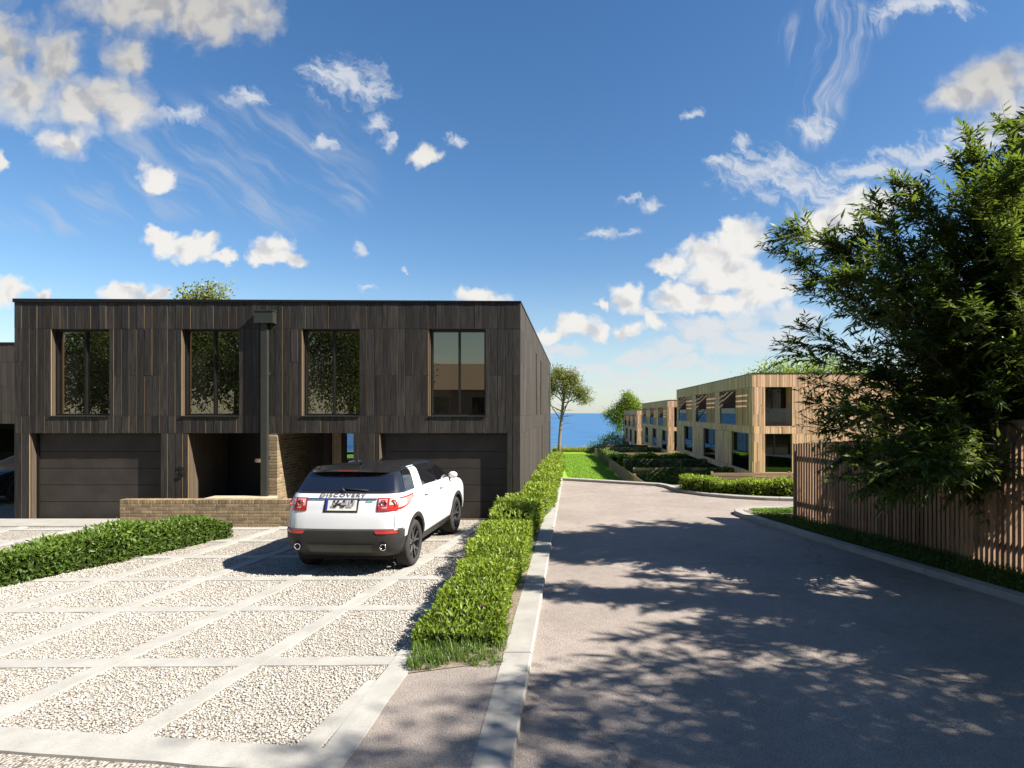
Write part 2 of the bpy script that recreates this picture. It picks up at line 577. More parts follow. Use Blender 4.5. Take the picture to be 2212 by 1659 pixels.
WHITEP = paint('white_car_paint', (.60, .60, .60))
BLACKP = paint('black_car_paint', (.012, .012, .014), 1.0, .2)
REDL = paint('red_lens', (.36, .022, .018), 1.0, .15)
REDD = paint('dark_red_lens', (.26, .015, .012), 1.0, .2)
CLEARL = paint('clear_lens', (.46, .30, .28), 1.0, .15)
CHROME = plain('chrome', (.75, .74, .72), .12, .5, 1.0, var=.03)
ALLOY = plain('dark_alloy', (.030, .030, .032), .28, .5, .7)
ALLOYL = plain('bright_alloy', (.50, .49, .48), .25, .5, .9)
PLATEW = plain('plate_white', (.55, .54, .50), .4, .4)
PLATED = plain('plate_ink', (.035, .025, .02), .4, .4)
PLATEG = plain('plate_grey', (.28, .26, .25), .4, .4)
PLATEB = plain('plate_blue', (.03, .03, .22), .4, .4)
GREENS = plain('green_badge', (.10, .26, .16), .4, .4)
GARAGE = Tree('garage_panel')
_n = GARAGE.noise(GARAGE.coord('World'), 1.3, 6, .65)
GARAGE.set(base=GARAGE.mix(GARAGE.ramp(_n, [(.3, 0.0), (.72, 1.0)]), (.023, .0195, .0165), (.046, .0395, .0335)), rough=.5, spec=.18)
GARAGE = GARAGE.m
DOORM = plain('dark_door', (.013, .012, .011), .5, .3)
CURT = plain('curtain_cloth', (.42, .34, .24), .9, .1)
ROOFT = plain('roof_tile', (.16, .13, .11), .85, .2, var=.25, scale=14)
RENDERW = plain('house_render', (.20, .17, .16), .9, .1)
DARKIN = plain('dark_interior', (.020, .018, .017), .9, .1)
INTER = plain('room_interior', (.10, .085, .07), .9, .1)


# ------------------------------------------------------------------ mesh helpers
def tag(o, label=None, cat=None, group=None, kind=None):
    for k, v in (('label', label), ('category', cat), ('group', group), ('kind', kind)):
        if v:
            o[k] = v
    return o


def empty(name, loc=(0, 0, 0), rz=0.0):
    o = bpy.data.objects.new(name, None)
    o.empty_display_size = .2
    o.location = loc
    o.rotation_euler = (0, 0, rz)
    C.objects.link(o)
    return o


def link(name, me, parent=None, loc=(0, 0, 0)):
    o = bpy.data.objects.new(name, me)
    o.location = loc
    if parent is not None:
        o.parent = parent
    C.objects.link(o)
    return o


class MB:
    """Collects faces; build() links them as one mesh object."""

    def __init__(s):
        s.v, s.f, s.m, s.t = [], [], [], []

    def face(s, pts, m=0, t=.5):
        i = len(s.v)
        s.v.extend([tuple(p) for p in pts])
        s.t.extend([t] * len(pts))
        s.f.append(tuple(range(i, i + len(pts))))
        s.m.append(m)

    def box(s, x0, x1, y0, y1, z0, z1, m=0, t=.5, ms=None):
        """ms: material per face (bottom, top, front -y, right +x, back +y, left -x)"""
        i = len(s.v)
        s.v.extend([(x0, y0, z0), (x1, y0, z0), (x1, y1, z0), (x0, y1, z0), (x0, y0, z1), (x1, y0, z1), (x1, y1, z1), (x0, y1, z1)])
        s.t.extend([t] * 8)
        for k, q in enumerate(((0, 3, 2, 1), (4, 5, 6, 7), (0, 1, 5, 4), (1, 2, 6, 5), (2, 3, 7, 6), (3, 0, 4, 7))):
            s.f.append(tuple(i + a for a in q))
            s.m.append(ms[k] if ms else m)

    def quadbox(s, a, b, c, d, z0, z1, m=0, t=.5):
        """prism on a plan quad a,b,c,d (counter-clockwise xy), z per corner allowed"""
        zs0 = z0 if isinstance(z0, (list, tuple)) else [z0] * 4
        zs1 = z1 if isinstance(z1, (list, tuple)) else [z1] * 4
        i = len(s.v)
        P = (a, b, c, d)
        s.v.extend([(P[k][0], P[k][1], zs0[k]) for k in range(4)] + [(P[k][0], P[k][1], zs1[k]) for k in range(4)])
        s.t.extend([t] * 8)
        for q in ((0, 3, 2, 1), (4, 5, 6, 7), (0, 1, 5, 4), (1, 2, 6, 5), (2, 3, 7, 6), (3, 0, 4, 7)):
            s.f.append(tuple(i + a_ for a_ in q))
            s.m.append(m)

    def tube(s, pts, rad, n=7, m=0, t=.5, cap=True):
        pts = [Vector(p) for p in pts]
        rings = []
        for k, p in enumerate(pts):
            d = (pts[min(k + 1, len(pts) - 1)] - pts[max(k - 1, 0)])
            d = d.normalized() if d.length > 1e-9 else Vector((0, 0, 1))
            a = d.cross(Vector((0, 0, 1)) if abs(d.z) < .9 else Vector((1, 0, 0))).normalized()
            b = d.cross(a)
            r = rad[k] if isinstance(rad, (list, tuple)) else rad
            rings.append([p + (a * math.cos(2 * math.pi * j / n) + b * math.sin(2 * math.pi * j / n)) * r for j in range(n)])
        i = len(s.v)
        for r in rings:
            s.v.extend([tuple(p) for p in r])
            s.t.extend([t] * n)
        for k in range(len(rings) - 1):
            for j in range(n):
                s.f.append((i + k * n + j, i + k * n + (j + 1) % n, i + (k + 1) * n + (j + 1) % n, i + (k + 1) * n + j))
                s.m.append(m)
        if cap:
            s.f.append(tuple(i + j for j in reversed(range(n))))
            s.m.append(m)
            s.f.append(tuple(i + (len(rings) - 1) * n + j for j in range(n)))
            s.m.append(m)

    def lathe_x(s, prof, n=32, m=0, cx=0, cy=0, cz=0):
        """profile of (x, r) turned about an axis along x"""
        i = len(s.v)
        for x, r in prof:
            for j in range(n):
                a = 2 * math.pi * j / n
                s.v.append((cx + x, cy + r * math.cos(a), cz + r * math.sin(a)))
                s.t.append(.5)
        for k in range(len(prof) - 1):
            for j in range(n):
                s.f.append((i + k * n + j, i + k * n + (j + 1) % n, i + (k + 1) * n + (j + 1) % n, i + (k + 1) * n + j))
                s.m.append(m)

    def mesh(s, name, mats, smooth=False):
        me = bpy.data.meshes.new(name)
        me.from_pydata(s.v, [], s.f)
        mats = mats if isinstance(mats, (list, tuple)) else [mats]
        for q in mats:
            me.materials.append(q)
        me.polygons.foreach_set('material_index', s.m)
        a = me.attributes.new('tint', 'FLOAT', 'POINT')
        a.data.foreach_set('value', s.t)
        if smooth:
            me.polygons.foreach_set('use_smooth', [True] * len(s.f))
        me.update()
        return me

    def build(s, name, mats, parent=None, loc=(0, 0, 0), smooth=False, sharp=None):
        me = s.mesh(name, mats, smooth)
        if sharp:
            bm = bmesh.new()
            bm.from_mesh(me)
            bmesh.ops.remove_doubles(bm, verts=bm.verts, dist=1e-5)
            bm.to_mesh(me)
            bm.free()
            me.set_sharp_from_angle(angle=math.radians(sharp))
        return link(name, me, parent, loc)


def tri_mesh(name, V, Fc, mat, tint=None, smooth=False):
    me = bpy.data.meshes.new(name)
    nv, nf = len(V), len(Fc)
    me.vertices.add(nv)
    me.vertices.foreach_set('co', np.ascontiguousarray(V, dtype=np.float32).ravel())
    me.loops.add(nf * 3)
    me.loops.foreach_set('vertex_index', np.ascontiguousarray(Fc, dtype=np.int32).ravel())
    me.polygons.add(nf)
    me.polygons.foreach_set('loop_start', np.arange(0, nf * 3, 3, dtype=np.int32))
    if smooth:
        me.polygons.foreach_set('use_smooth', np.ones(nf, dtype=bool))
    me.update(calc_edges=True)
    if tint is not None:
        a = me.attributes.new('tint', 'FLOAT', 'POINT')
        a.data.foreach_set('value', np.ascontiguousarray(tint, dtype=np.float32))
    me.materials.append(mat)
    return me


def text_mesh(fc):
    t = bpy.data.objects.new('text', fc)
    C.objects.link(t)
    dg = bpy.context.evaluated_depsgraph_get()
    me = bpy.data.meshes.new_from_object(t.evaluated_get(dg), depsgraph=dg)
    bpy.data.objects.remove(t)
    return me


def unit(a):
    return a / np.maximum(np.linalg.norm(a, axis=1, keepdims=True), 1e-9)


def leaves(name, P, D, U, Ln, Wd, mat, kind='diamond', tint=None, droop=.15):
    """One mesh of folded leaves at P, pointing along D, facing U."""
    P, D, U = np.asarray(P, float), unit(np.asarray(D, float)), np.asarray(U, float)
    n = len(P)
    Ln = np.broadcast_to(Ln, n)[:, None]
    Wd = np.broadcast_to(Wd, n)[:, None]
    S = unit(np.cross(D, U) + 1e-6)
    Nn = np.cross(S, D)
    if tint is None:
        tint = rng.random(n)
    if kind == 'diamond':
        V = np.stack([P, P + D * .45 * Ln + S * .5 * Wd + Nn * .16 * Wd, P + D * Ln - Nn * droop * Ln, P + D * .45 * Ln - S * .5 * Wd + Nn * .16 * Wd], 1)
        T = np.array([[0, 2, 1], [0, 3, 2]])
        k = 4
    else:
        V = np.stack([P, P + D * .28 * Ln + S * .5 * Wd + Nn * .12 * Wd, P + D * .28 * Ln - S * .5 * Wd + Nn * .12 * Wd,
                      P + D * .65 * Ln + S * .36 * Wd + Nn * (.08 * Wd - droop * .4 * Ln), P + D * .65 * Ln - S * .36 * Wd + Nn * (.08 * Wd - droop * .4 * Ln),
                      P + D * Ln - Nn * droop * Ln], 1)
        T = np.array([[0, 2, 1], [1, 2, 4], [1, 4, 3], [3, 4, 5]])
        k = 6
    Fc = (np.arange(n)[:, None, None] * k + T[None]).reshape(-1, 3)
    return tri_mesh(name, V.reshape(-1, 3), Fc, mat, np.repeat(tint, k))


def rnd_dirs(n, r=None):
    r = r or rng
    return unit(r.normal(size=(n, 3)))


def joined_boxes(openings, x0, x1, z0, z1):
    """cells of a wall x0..x1, z0..z1 left over by rectangular openings (xa, xb, za, zb)"""
    xs = sorted({x0, x1, *[min(max(v, x0), x1) for o in openings for v in o[:2]]})
    zs = sorted({z0, z1, *[min(max(v, z0), z1) for o in openings for v in o[2:]]})
    out = []
    for a, b in zip(xs, xs[1:]):
        run = None
        for c, d in zip(zs, zs[1:]):
            mx, mz = (a + b) / 2, (c + d) / 2
            solid = not any(o[0] < mx < o[1] and o[2] < mz < o[3] for o in openings)
            if solid:
                run = (run[0], d) if run else (c, d)
            elif run:
                out.append((a, b, *run))
                run = None
        if run:
            out.append((a, b, *run))
    return out


# ------------------------------------------------------------------ terrain
def kerb_y(x):
    """far edge of the road"""
    return 23.75 if x < -.66 else 23.75 - (x + .66) * .557 if x < 3.2 else 21.6 - (x - 3.2) * 1.6 if x < 4.1 else 20.2 - (x - 4.1) * .3


def terrain(x, y):
    yk = kerb_y(x) + .25
    if y < yk:
        return -.04
    low = -1.95 - .034 * (y - 34)                      # lawn and gardens, falling gently to the cliff
    t = min(max((y - yk) / 7.0, 0), 1)
    t = t * t * (3 - 2 * t)
    z = -.04 * (1 - t) + t * low
    if x < .25:                                        # the strip beside the dark house stays up to its far corner
        high = -.04 - .027 * max(0, y - 24)
        k = min(max((x + .55) / .8, 0), 1)
        e = min(max((y - 35) / 5, 0), 1)
        k = max(k * k * (3 - 2 * k), e * e * (3 - 2 * e))
        z = high * (1 - k) + z * k
    edge = 116 + .4 * math.sin(x * 1.3) if x < 3.9 else 116 + (x - 3.9) * 14
    edge = min(edge, 150)
    if y > edge:
        q = (y - edge)
        z -= min(q * q * .06 + q * .25, 24)
    return z


def structure(name, mesh_or_mb, mat=None, smooth=False):
    o = link(name, mesh_or_mb) if mat is None else mesh_or_mb.build(name, mat, smooth=smooth)
    o['kind'] = 'structure'
    return o


def build_ground():
    xs = np.concatenate([np.arange(-90, -6, 4), np.arange(-6, 14, .5), np.arange(14, 160, 6)])
    ys = np.concatenate([np.arange(20.5, 62, .5), np.arange(62, 190, 2)])
    V = [(x, y, terrain(x, y)) for y in ys for x in xs]
    nx = len(xs)
    Fc = []
    for j in range(len(ys) - 1):
        for i in range(nx - 1):
            a = j * nx + i
            Fc += [(a, a + 1, a + nx + 1), (a, a + nx + 1, a + nx)]
    structure('lawn', tri_mesh('lawn', V, Fc, TURF, smooth=True))
    m = MB()
    m.face([(-140, -120, -.045), (160, -120, -.045), (160, 22.5, -.045), (-140, 22.5, -.045)])
    structure('ground', m, SOIL)
    m = MB()
    m.face([(-30000, 40, -17), (30000, 40, -17), (30000, 40000, -17), (-30000, 40000, -17)])
    structure('sea', m, SEA)


build_ground()

# ------------------------------------------------------------------ road, kerbs
m = MB()
far_edge = [(-.45, 23.68), (3.1, 21.66), (3.35, 20.5), (4.1, 19.1), (6.6, 17.95), (14, 17.3), (60, 16.5)]
near_edge = [(60, 14.9), (14, 15.9), (6.0, 16.35), (4.6, 16.25), (4.18, 15.8), (4.3, 15.0), (4.86, 12.84), (5.57, 10.44), (6.2, 8.28), (6.75, 5.5), (7.0, 2), (7.0, -40)]
pts = [(-.45, -40)] + list(reversed(near_edge)) + list(reversed(far_edge))
bm = bmesh.new()
f = bm.faces.new([bm.verts.new((x, y, 0)) for x, y in pts])
bmesh.ops.triangulate(bm, faces=[f])
me = bpy.data.meshes.new('road')
bm.to_mesh(me)
bm.free()
me.materials.append(ASPH)
if me.polygons[0].normal.z < 0:
    me.flip_normals()
structure('road', me)
m = MB()
m.face([(-1.72, -12, .012), (-.752, -12, .078), (-.752, 6.6, .078), (-1.72, 6.6, .012)])
m.face([(-60, -12, -.002), (-1.724, -12, -.002), (-1.724, 4.35, -.002), (-60, 4.35, -.002)])
structure('footway', m, ASPH)


def strip(path, width, z0, z1, joint=2.4, name='kerb', side=1, stone='kerbstone', gap=.014):
    """a kerb along path, its second edge WIDTH to the left (side=1): separate stones under one structure"""
    root = empty(name, (path[0][0], path[0][1], 0))
    root['kind'] = 'structure'
    P = [Vector((x, y)) for x, y in path]
    # resample
    Q = [P[0]]
    for a, b in zip(P, P[1:]):
        n = max(1, int((b - a).length / .3))
        Q += [a.lerp(b, k / n) for k in range(1, n + 1)]
    nor = []
    for i in range(len(Q)):
        d = (Q[min(i + 1, len(Q) - 1)] - Q[max(i - 1, 0)]).normalized()
        nor.append(Vector((-d.y, d.x)) * side)
    R = [q + n * width for q, n in zip(Q, nor)]
    i = 0
    while i < len(Q) - 1:
        j, s = i, 0
        while j < len(Q) - 1 and s < joint:
            s += (Q[j + 1] - Q[j]).length
            j += 1
        mb = MB()
        dz = random.uniform(-.003, .003)
        c = .018
        for k in range(i, j):
            a, b, cc, d = Q[k], Q[k + 1], R[k + 1], R[k]
            if k == j - 1:
                b, cc = a.lerp(b, 1 - gap / max((b - a).length, .01)), d.lerp(cc, 1 - gap / max((cc - d).length, .01))
            na, nb = (d - a).normalized() * c, (cc - b).normalized() * c
            ztop = z1 + dz
            mb.face([(a.x, a.y, z0), (b.x, b.y, z0), (b.x, b.y, ztop - c), (a.x, a.y, ztop - c)][::side])
            mb.face([(a.x, a.y, ztop - c), (b.x, b.y, ztop - c), (b.x + nb.x, b.y + nb.y, ztop), (a.x + na.x, a.y + na.y, ztop)][::side])
            mb.face([(a.x + na.x, a.y + na.y, ztop), (b.x + nb.x, b.y + nb.y, ztop), (cc.x, cc.y, ztop), (d.x, d.y, ztop)][::side])
            mb.face([(d.x, d.y, ztop), (cc.x, cc.y, ztop), (cc.x, cc.y, z0), (d.x, d.y, z0)][::side])
            if k == i:
                mb.face([(a.x, a.y, z0), (a.x, a.y, ztop - c), (a.x + na.x, a.y + na.y, ztop), (d.x, d.y, ztop), (d.x, d.y, z0)])
            if k == j - 1:
                mb.face([(b.x, b.y, z0), (cc.x, cc.y, z0), (cc.x, cc.y, ztop), (b.x + nb.x, b.y + nb.y, ztop), (b.x, b.y, ztop - c)])
        o = mb.build(stone, CONC, root)
        o.matrix_parent_inverse = Matrix.Translation((-path[0][0], -path[0][1], 0))
        i = j
    return root


strip([(-.45, 1.0), (-.45, 23.68)], .30, -.03, .085, 2.6, 'kerb', 1)
strip([(-.72, 23.69), (3.0, 21.72), (3.25, 21.2), (3.36, 20.5), (3.65, 19.75), (4.1, 19.15), (4.9, 18.55), (5.8, 18.15), (6.6, 17.97), (10, 17.6), (14, 17.3), (24, 17.0)], .24, -.05, .10, 2.2, 'kerb', 1)
strip([(24, 15.4), (14, 15.9), (6.0, 16.42), (5.1, 16.42), (4.6, 16.3), (4.28, 16.0), (4.18, 15.65), (4.24, 15.2), (4.45, 14.4), (4.86, 12.84), (5.57, 10.44), (6.2, 8.28), (6.75, 5.5), (7.0, 2), (7.0, -8)], .22, -.05, .10, 2.2, 'kerb', 1)

# ------------------------------------------------------------------ driveway: gravel cells between pale bands
drive = empty('driveway')
drive['kind'] = 'structure'
def x_border(y):
    return -1.93 + .022 * (y - 5)
def y_front(x):
    return 4.60 - .115 * (x - x_border(4.6))
bed = MB()
YS = [4.3, 5, 6, 7, 8, 9, 10, 11, 12, 13, 14, 14.88]
for a, b in zip(YS, YS[1:]):
    bed.face([(-40, a, .0), (x_border(a), a, .0), (x_border(b), b, .0), (-40, b, .0)])
bed.build('gravel_bed', GRAVEL, drive)
BW = .098


def band(pa, pb, w, z1):
    """pale concrete strip; ragged edges, a few pieces long"""
    a, b = Vector(pa), Vector(pb)
    d = (b - a).normalized()
    n = Vector((-d.y, d.x)) * w
    mb = MB()
    L = (b - a).length
    k = max(2, int(L / .35))
    pl = []
    for i in range(k + 1):
        q = a.lerp(b, i / k)
        j1, j2 = random.uniform(-.008, .008), random.uniform(-.008, .008)
        pl.append((q - n * (1 + j1 / w), q + n * (1 + j2 / w)))
    for (l0, r0), (l1, r1) in zip(pl, pl[1:]):
        mb.face([(l0.x, l0.y, z1), (l1.x, l1.y, z1), (r1.x, r1.y, z1), (r0.x, r0.y, z1)][::-1])
        mb.face([(l0.x, l0.y, -.01), (l1.x, l1.y, -.01), (l1.x, l1.y, z1), (l0.x, l0.y, z1)][::-1])
        mb.face([(r0.x, r0.y, z1), (r1.x, r1.y, z1), (r1.x, r1.y, -.01), (r0.x, r0.y, -.01)][::-1])
    mb.build('paving_band', BAND, drive)


YT = [6.36, 8.1, 9.58, 11.06, 12.45, 13.75]
for k, y0 in enumerate(YT):
    band((-22, y0 + .02 * (-22 + 3.5)), (x_border(y0) + .1, y0 + .02 * 1.5), BW * (1 if k else 1.1), .0165 + .0007 * k)
LX = [-3.10 - 1.5 * k for k in range(-1, 12)]
for k, x0 in enumerate(LX):
    ya = max(y_front(x0 + .15 * (4.9 - 8.1)), 4.5)
    yb = 13.9
    a = Vector((x0 + .15 * (ya - 8.1), ya))
    b = Vector((x0 + .15 * (yb - 8.1), yb))
    if a.x > x_border(ya) - .05:
        continue
    while b.x > x_border(b.y) - .02:
        b = a.lerp(b, .97)
    band(a, b, BW, .0215 + .0005 * (k % 3))
band((x_border(4.3) + .10, 4.42), (x_border(14.5) + .10, 14.5), .125, .026)
band((x_border(4.6) + .2, 4.52), (-24, 4.52 + .115 * 22.0), .16, .0245)
m = MB()
m.box(-22, -10.62, 13.93, 14.88, -.01, .030)
m.build('concrete_apron', CONC, drive)


def icosa():
    t = (1 + 5 ** .5) / 2
    v = np.array([(-1, t, 0), (1, t, 0), (-1, -t, 0), (1, -t, 0), (0, -1, t), (0, 1, t), (0, -1, -t), (0, 1, -t), (t, 0, -1), (t, 0, 1), (-t, 0, -1), (-t, 0, 1)], float)
    v /= np.linalg.norm(v[0])
    f = np.array([(0, 11, 5), (0, 5, 1), (0, 1, 7), (0, 7, 10), (0, 10, 11), (1, 5, 9), (5, 11, 4), (11, 10, 2), (10, 7, 6), (7, 1, 8), (3, 9, 4), (3, 4, 2), (3, 2, 6), (3, 6, 8), (3, 8, 9), (4, 9, 5), (2, 4, 11), (6, 2, 10), (8, 6, 7), (9, 8, 1)])
    return v, f


def pebbles():
    n = 150000
    y = rng.random(n) ** .85 * 7.2 + 4.55
    x = x_border(y) - rng.random(n) * 8.2
    keep = (y > y_front(x) + .12) & (x > -.985 * y - .25)
    # thin out on the bands
    for y0 in YT:
        keep &= ~((abs(y - (y0 + .02 * (x + 3.5))) < BW - .005) & (rng.random(n) > .012))
    u = (x - .15 * (y - 8.1) + 3.10) / 1.5
    keep &= ~((abs(u - np.round(u)) * 1.5 < BW - .005) & (rng.random(n) > .012))
    dens = np.clip(1.35 - (y - 4.5) * .18, .06, 1)
    keep &= rng.random(n) < dens
    x, y = x[keep], y[keep]
    n = len(x)
    v, f = icosa()
    r = .0086 * np.exp(rng.normal(0, .28, n)) * np.where(y > 7.5, 1.2, 1.0)
    sc = np.stack([r * rng.uniform(.8, 1.35, n), r * rng.uniform(.75, 1.1, n), r * rng.uniform(.34, .58, n)], 1)
    a = rng.random(n) * 6.283
    q = v[None] * sc[:, None, :] * rng.uniform(.88, 1.12, (n, 12, 1))
    X = q[..., 0] * np.cos(a)[:, None] - q[..., 1] * np.sin(a)[:, None]
    Y = q[..., 0] * np.sin(a)[:, None] + q[..., 1] * np.cos(a)[:, None]
    tl = rng.normal(0, .3, n)
    Z = q[..., 2] + X * tl[:, None]
    V = np.stack([X + x[:, None], Y + y[:, None], Z + (r * .35)[:, None] + rng.uniform(0, .004, n)[:, None]], -1)
    Fc = (np.arange(n)[:, None, None] * 12 + f[None]).reshape(-1, 3)
    o = link('gravel', tri_mesh('gravel', V.reshape(-1, 3), Fc, PEBBLE, np.repeat(np.clip(rng.normal(.68, .26, n), 0, 1), 12), smooth=True), drive)
    o['kind'] = 'stuff'


pebbles()

# ------------------------------------------------------------------ vegetation builders
def hedge(name, path, width, height, density, lsize, mat, label, seed, cat='hedge', group=None, zf=None, ends=(0, 0), asp=.42, core=.8):
    """path: list of (x, y); leaf shell over a dark bumpy core"""
    r = np.random.default_rng(seed)
    P = [Vector(p) for p in path]
    segl = [(b - a).length for a, b in zip(P, P[1:])]
    Lt = sum(segl)
    zf = zf or (lambda x, y: 0.0)

    def at(s):
        for a, b, l in zip(P, P[1:], segl):
            if s <= l + 1e-6:
                d = (b - a).normalized()
                return a.lerp(b, s / l), d
            s -= l
        return P[-1], (P[-1] - P[-2]).normalized()

    root = empty(name, (P[0].x, P[0].y, zf(P[0].x, P[0].y)))
    tag(root, label, cat, group)
    inv = Matrix.Translation((-P[0].x, -P[0].y, -zf(P[0].x, P[0].y)))
    hv = lambda s: height * (1 + .10 * math.sin(s * 2.1 + seed) + .07 * math.sin(s * 5.3 + 2 * seed)) * min(1, .45 + (s / max(ends[0], .01)) * .55 if ends[0] else 1) * min(1, .5 + ((Lt - s) / max(ends[1], .01)) * .5 if ends[1] else 1)
    wv = lambda s: width * (1 + .10 * math.sin(s * 1.7 + 3 * seed) + .06 * math.sin(s * 6.1))
    mb = MB()
    ns = max(3, int(Lt / .35))
    prev = None
    for i in range(ns + 1):
        s = Lt * (i / ns)
        s = min(max(s, .08), Lt - .08)
        c, d = at(s)
        n = Vector((-d.y, d.x))
        w, h = wv(s) * .5 * core, hv(s) * (core + .08) - .04
        z = zf(c.x, c.y)
        ring = [(c + n * w, z - .05), (c + n * w * 1.02, z + h * .7), (c + n * w * .7, z + h), (c - n * w * .7, z + h), (c - n * w * 1.02, z + h * .7), (c - n * w, z - .05)]
        ring = [(q.x + r.normal(0, .012), q.y + r.normal(0, .012), zz + r.normal(0, .015)) for q, zz in ring]
        if prev:
            for k in range(5):
                mb.face([prev[k], ring[k], ring[k + 1], prev[k + 1]])
        else:
            mb.face(ring)
        prev = ring
    mb.face(prev[::-1])
    o = mb.build('dark_core', CORE, root)  # added dark filler core, so the hedge is not see-through
    o.matrix_parent_inverse = inv
    area = Lt * (width + 2 * height)
    n = int(area * density)
    s = r.random(n) * Lt
    side = r.random(n) * (width + 2 * height)
    Ps, Ds, Us = np.empty((n, 3)), np.empty((n, 3)), np.empty((n, 3))
    jit = r.normal(0, 1, (n, 3))
    dep = np.abs(r.normal(0, .05, n))
    for i in range(n):
        c, d = at(s[i])
        nx, ny = -d.y, d.x
        w, h = wv(s[i]) * .5, hv(s[i])
        q = side[i]
        z = zf(c.x, c.y)
        if q < height:
            f = q / height
            Ps[i] = (c.x + nx * (w - dep[i]), c.y + ny * (w - dep[i]), z + h * f)
            o_ = (nx, ny, .35)
        elif q < height + width:
            f = (q - height) / width * 2 - 1
            Ps[i] = (c.x + nx * w * f, c.y + ny * w * f, z + h * (1 - .16 * f ** 4) - dep[i])
            o_ = (nx * f * .5, ny * f * .5, 1)
        else:
            f = (q - height - width) / height
            Ps[i] = (c.x - nx * (w - dep[i]), c.y - ny * (w - dep[i]), z + h * f)
            o_ = (-nx, -ny, .35)
        Ds[i] = o_
        Us[i] = o_
    # sprays: leaves gather into small shoots
    g = max(1, n // 7)
    shoot = r.integers(0, g, n)
    sd = jit[shoot % n]
    D = unit(Ds + sd * .45 + jit * .55 + np.array([0, 0, .35]))
    U = Us + np.roll(jit, 7, 0) * .8 + np.array([0, 0, .6])
    Ln = lsize * np.exp(r.normal(0, .22, n))
    # leaf tint rises with height up the hedge, plus a slow ripple along it
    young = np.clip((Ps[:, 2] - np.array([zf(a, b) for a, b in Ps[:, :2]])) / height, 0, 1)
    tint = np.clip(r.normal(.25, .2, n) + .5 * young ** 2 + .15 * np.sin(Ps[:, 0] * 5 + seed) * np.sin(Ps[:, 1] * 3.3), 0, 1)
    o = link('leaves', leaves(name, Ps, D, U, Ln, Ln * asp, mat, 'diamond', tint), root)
    o.matrix_parent_inverse = inv
    return root


def grass_mesh(name, P, hgt, mat, seed, width=.012, lean=.5):
    r = np.random.default_rng(seed)
    n = len(P)
    a = r.random(n) * 6.283
    d = np.stack([np.cos(a), np.sin(a), np.zeros(n)], 1)
    s = np.stack([-np.sin(a), np.cos(a), np.zeros(n)], 1)
    h = (hgt * np.exp(r.normal(0, .3, n)))[:, None]
    w = width * np.ones((n, 1))
    ln = lean * r.random((n, 1))
    up = np.array([0, 0, 1.0])
    V = np.stack([P - s * w / 2, P + s * w / 2, P + up * h * .6 + d * h * ln * .35 - s * w * .35, P + up * h * .6 + d * h * ln * .35 + s * w * .35, P + up * h * (1 - .3 * ln) + d * h * ln], 1)
    T = np.array([[0, 1, 3], [0, 3, 2], [2, 3, 4]])
    Fc = (np.arange(n)[:, None, None] * 5 + T[None]).reshape(-1, 3)
    return tri_mesh(name, V.reshape(-1, 3), Fc, mat, np.repeat(r.random(n), 5))


def limb(mb, a, b, r0, r1, bend=.12, n=5, seg=5):
    a, b = Vector(a), Vector(b)
    L = (b - a).length
    o = Vector((random.uniform(-1, 1), random.uniform(-1, 1), random.uniform(-.3, .6))) * bend * L
    pts = [a.lerp(b, k / seg) + o * math.sin(math.pi * k / seg) for k in range(seg + 1)]
    mb.tube(pts, [r0 + (r1 - r0) * k / seg for k in range(seg + 1)], n)
    return pts


def crown_tree(name, base, trunk_top, clumps, n_per, lsize, mat, label, cat='tree', group=None, trunk_r=.18, seed=1, asp=.5, dens_pow=.45, flat=.8, lean=(0, 0)):
    """tapered trunk, a limb to every clump, leaves spread through each clump's volume; clumps: (dx, dy, z, r)"""
    r = np.random.default_rng(seed)
    random.seed(seed)
    root = empty(name, base)
    tag(root, label, cat, group)
    mb = MB()
    tt = Vector((lean[0], lean[1], trunk_top))
    tp = limb(mb, (0, 0, -.3), tt, trunk_r, trunk_r * .55, .03, 9, 8)
    for dx, dy, z, rad in clumps:
        st = tp[random.randint(4, 8)]
        lp = limb(mb, st, (dx, dy, z - rad * .15), trunk_r * .34, trunk_r * .07, .10, 5, 6)
        for _ in range(5):
            q = Vector(rnd_dirs(1, r)[0]) * rad * .8
            limb(mb, lp[random.randint(3, 6)], (dx + q.x, dy + q.y, z + q.z * flat), trunk_r * .09, trunk_r * .02, .1, 4, 3)
    mb.build('trunk', BARK, root, smooth=True)
    Ps, Ds = [], []
    for dx, dy, z, rad in clumps:
        n = int(n_per * rad * rad)
        # twigs of leaves inside the clump
        k = max(4, n // 14)
        d = rnd_dirs(k, r)
        tw = d * (rad * r.random(k)[:, None] ** dens_pow) * np.array([1, 1, flat]) + np.array([dx, dy, z])
        idx = r.integers(0, k, n)
        off = r.normal(0, 1, (n, 3)) * lsize * 1.5
        Ps.append(tw[idx] + off)
        Ds.append(d[idx] * .8 + r.normal(0, .7, (n, 3)) + np.array([0, 0, .1]))
    P, D = np.concatenate(Ps), np.concatenate(Ds)
    n = len(P)
    Ln = lsize * np.exp(r.normal(0, .25, n))
    link('crown', leaves(name, P, D, r.normal(0, .6, (n, 3)) + np.array([0, 0, 1]), Ln, Ln * asp, mat, 'diamond', np.clip(r.normal(.5, .28, n), 0, 1)), root)
    return root


def copy_tree(o, parent=None):
    c = o.copy()
    C.objects.link(c)
    c.parent = parent
    for ch in list(o.children):
        copy_tree(ch, c)
    return c


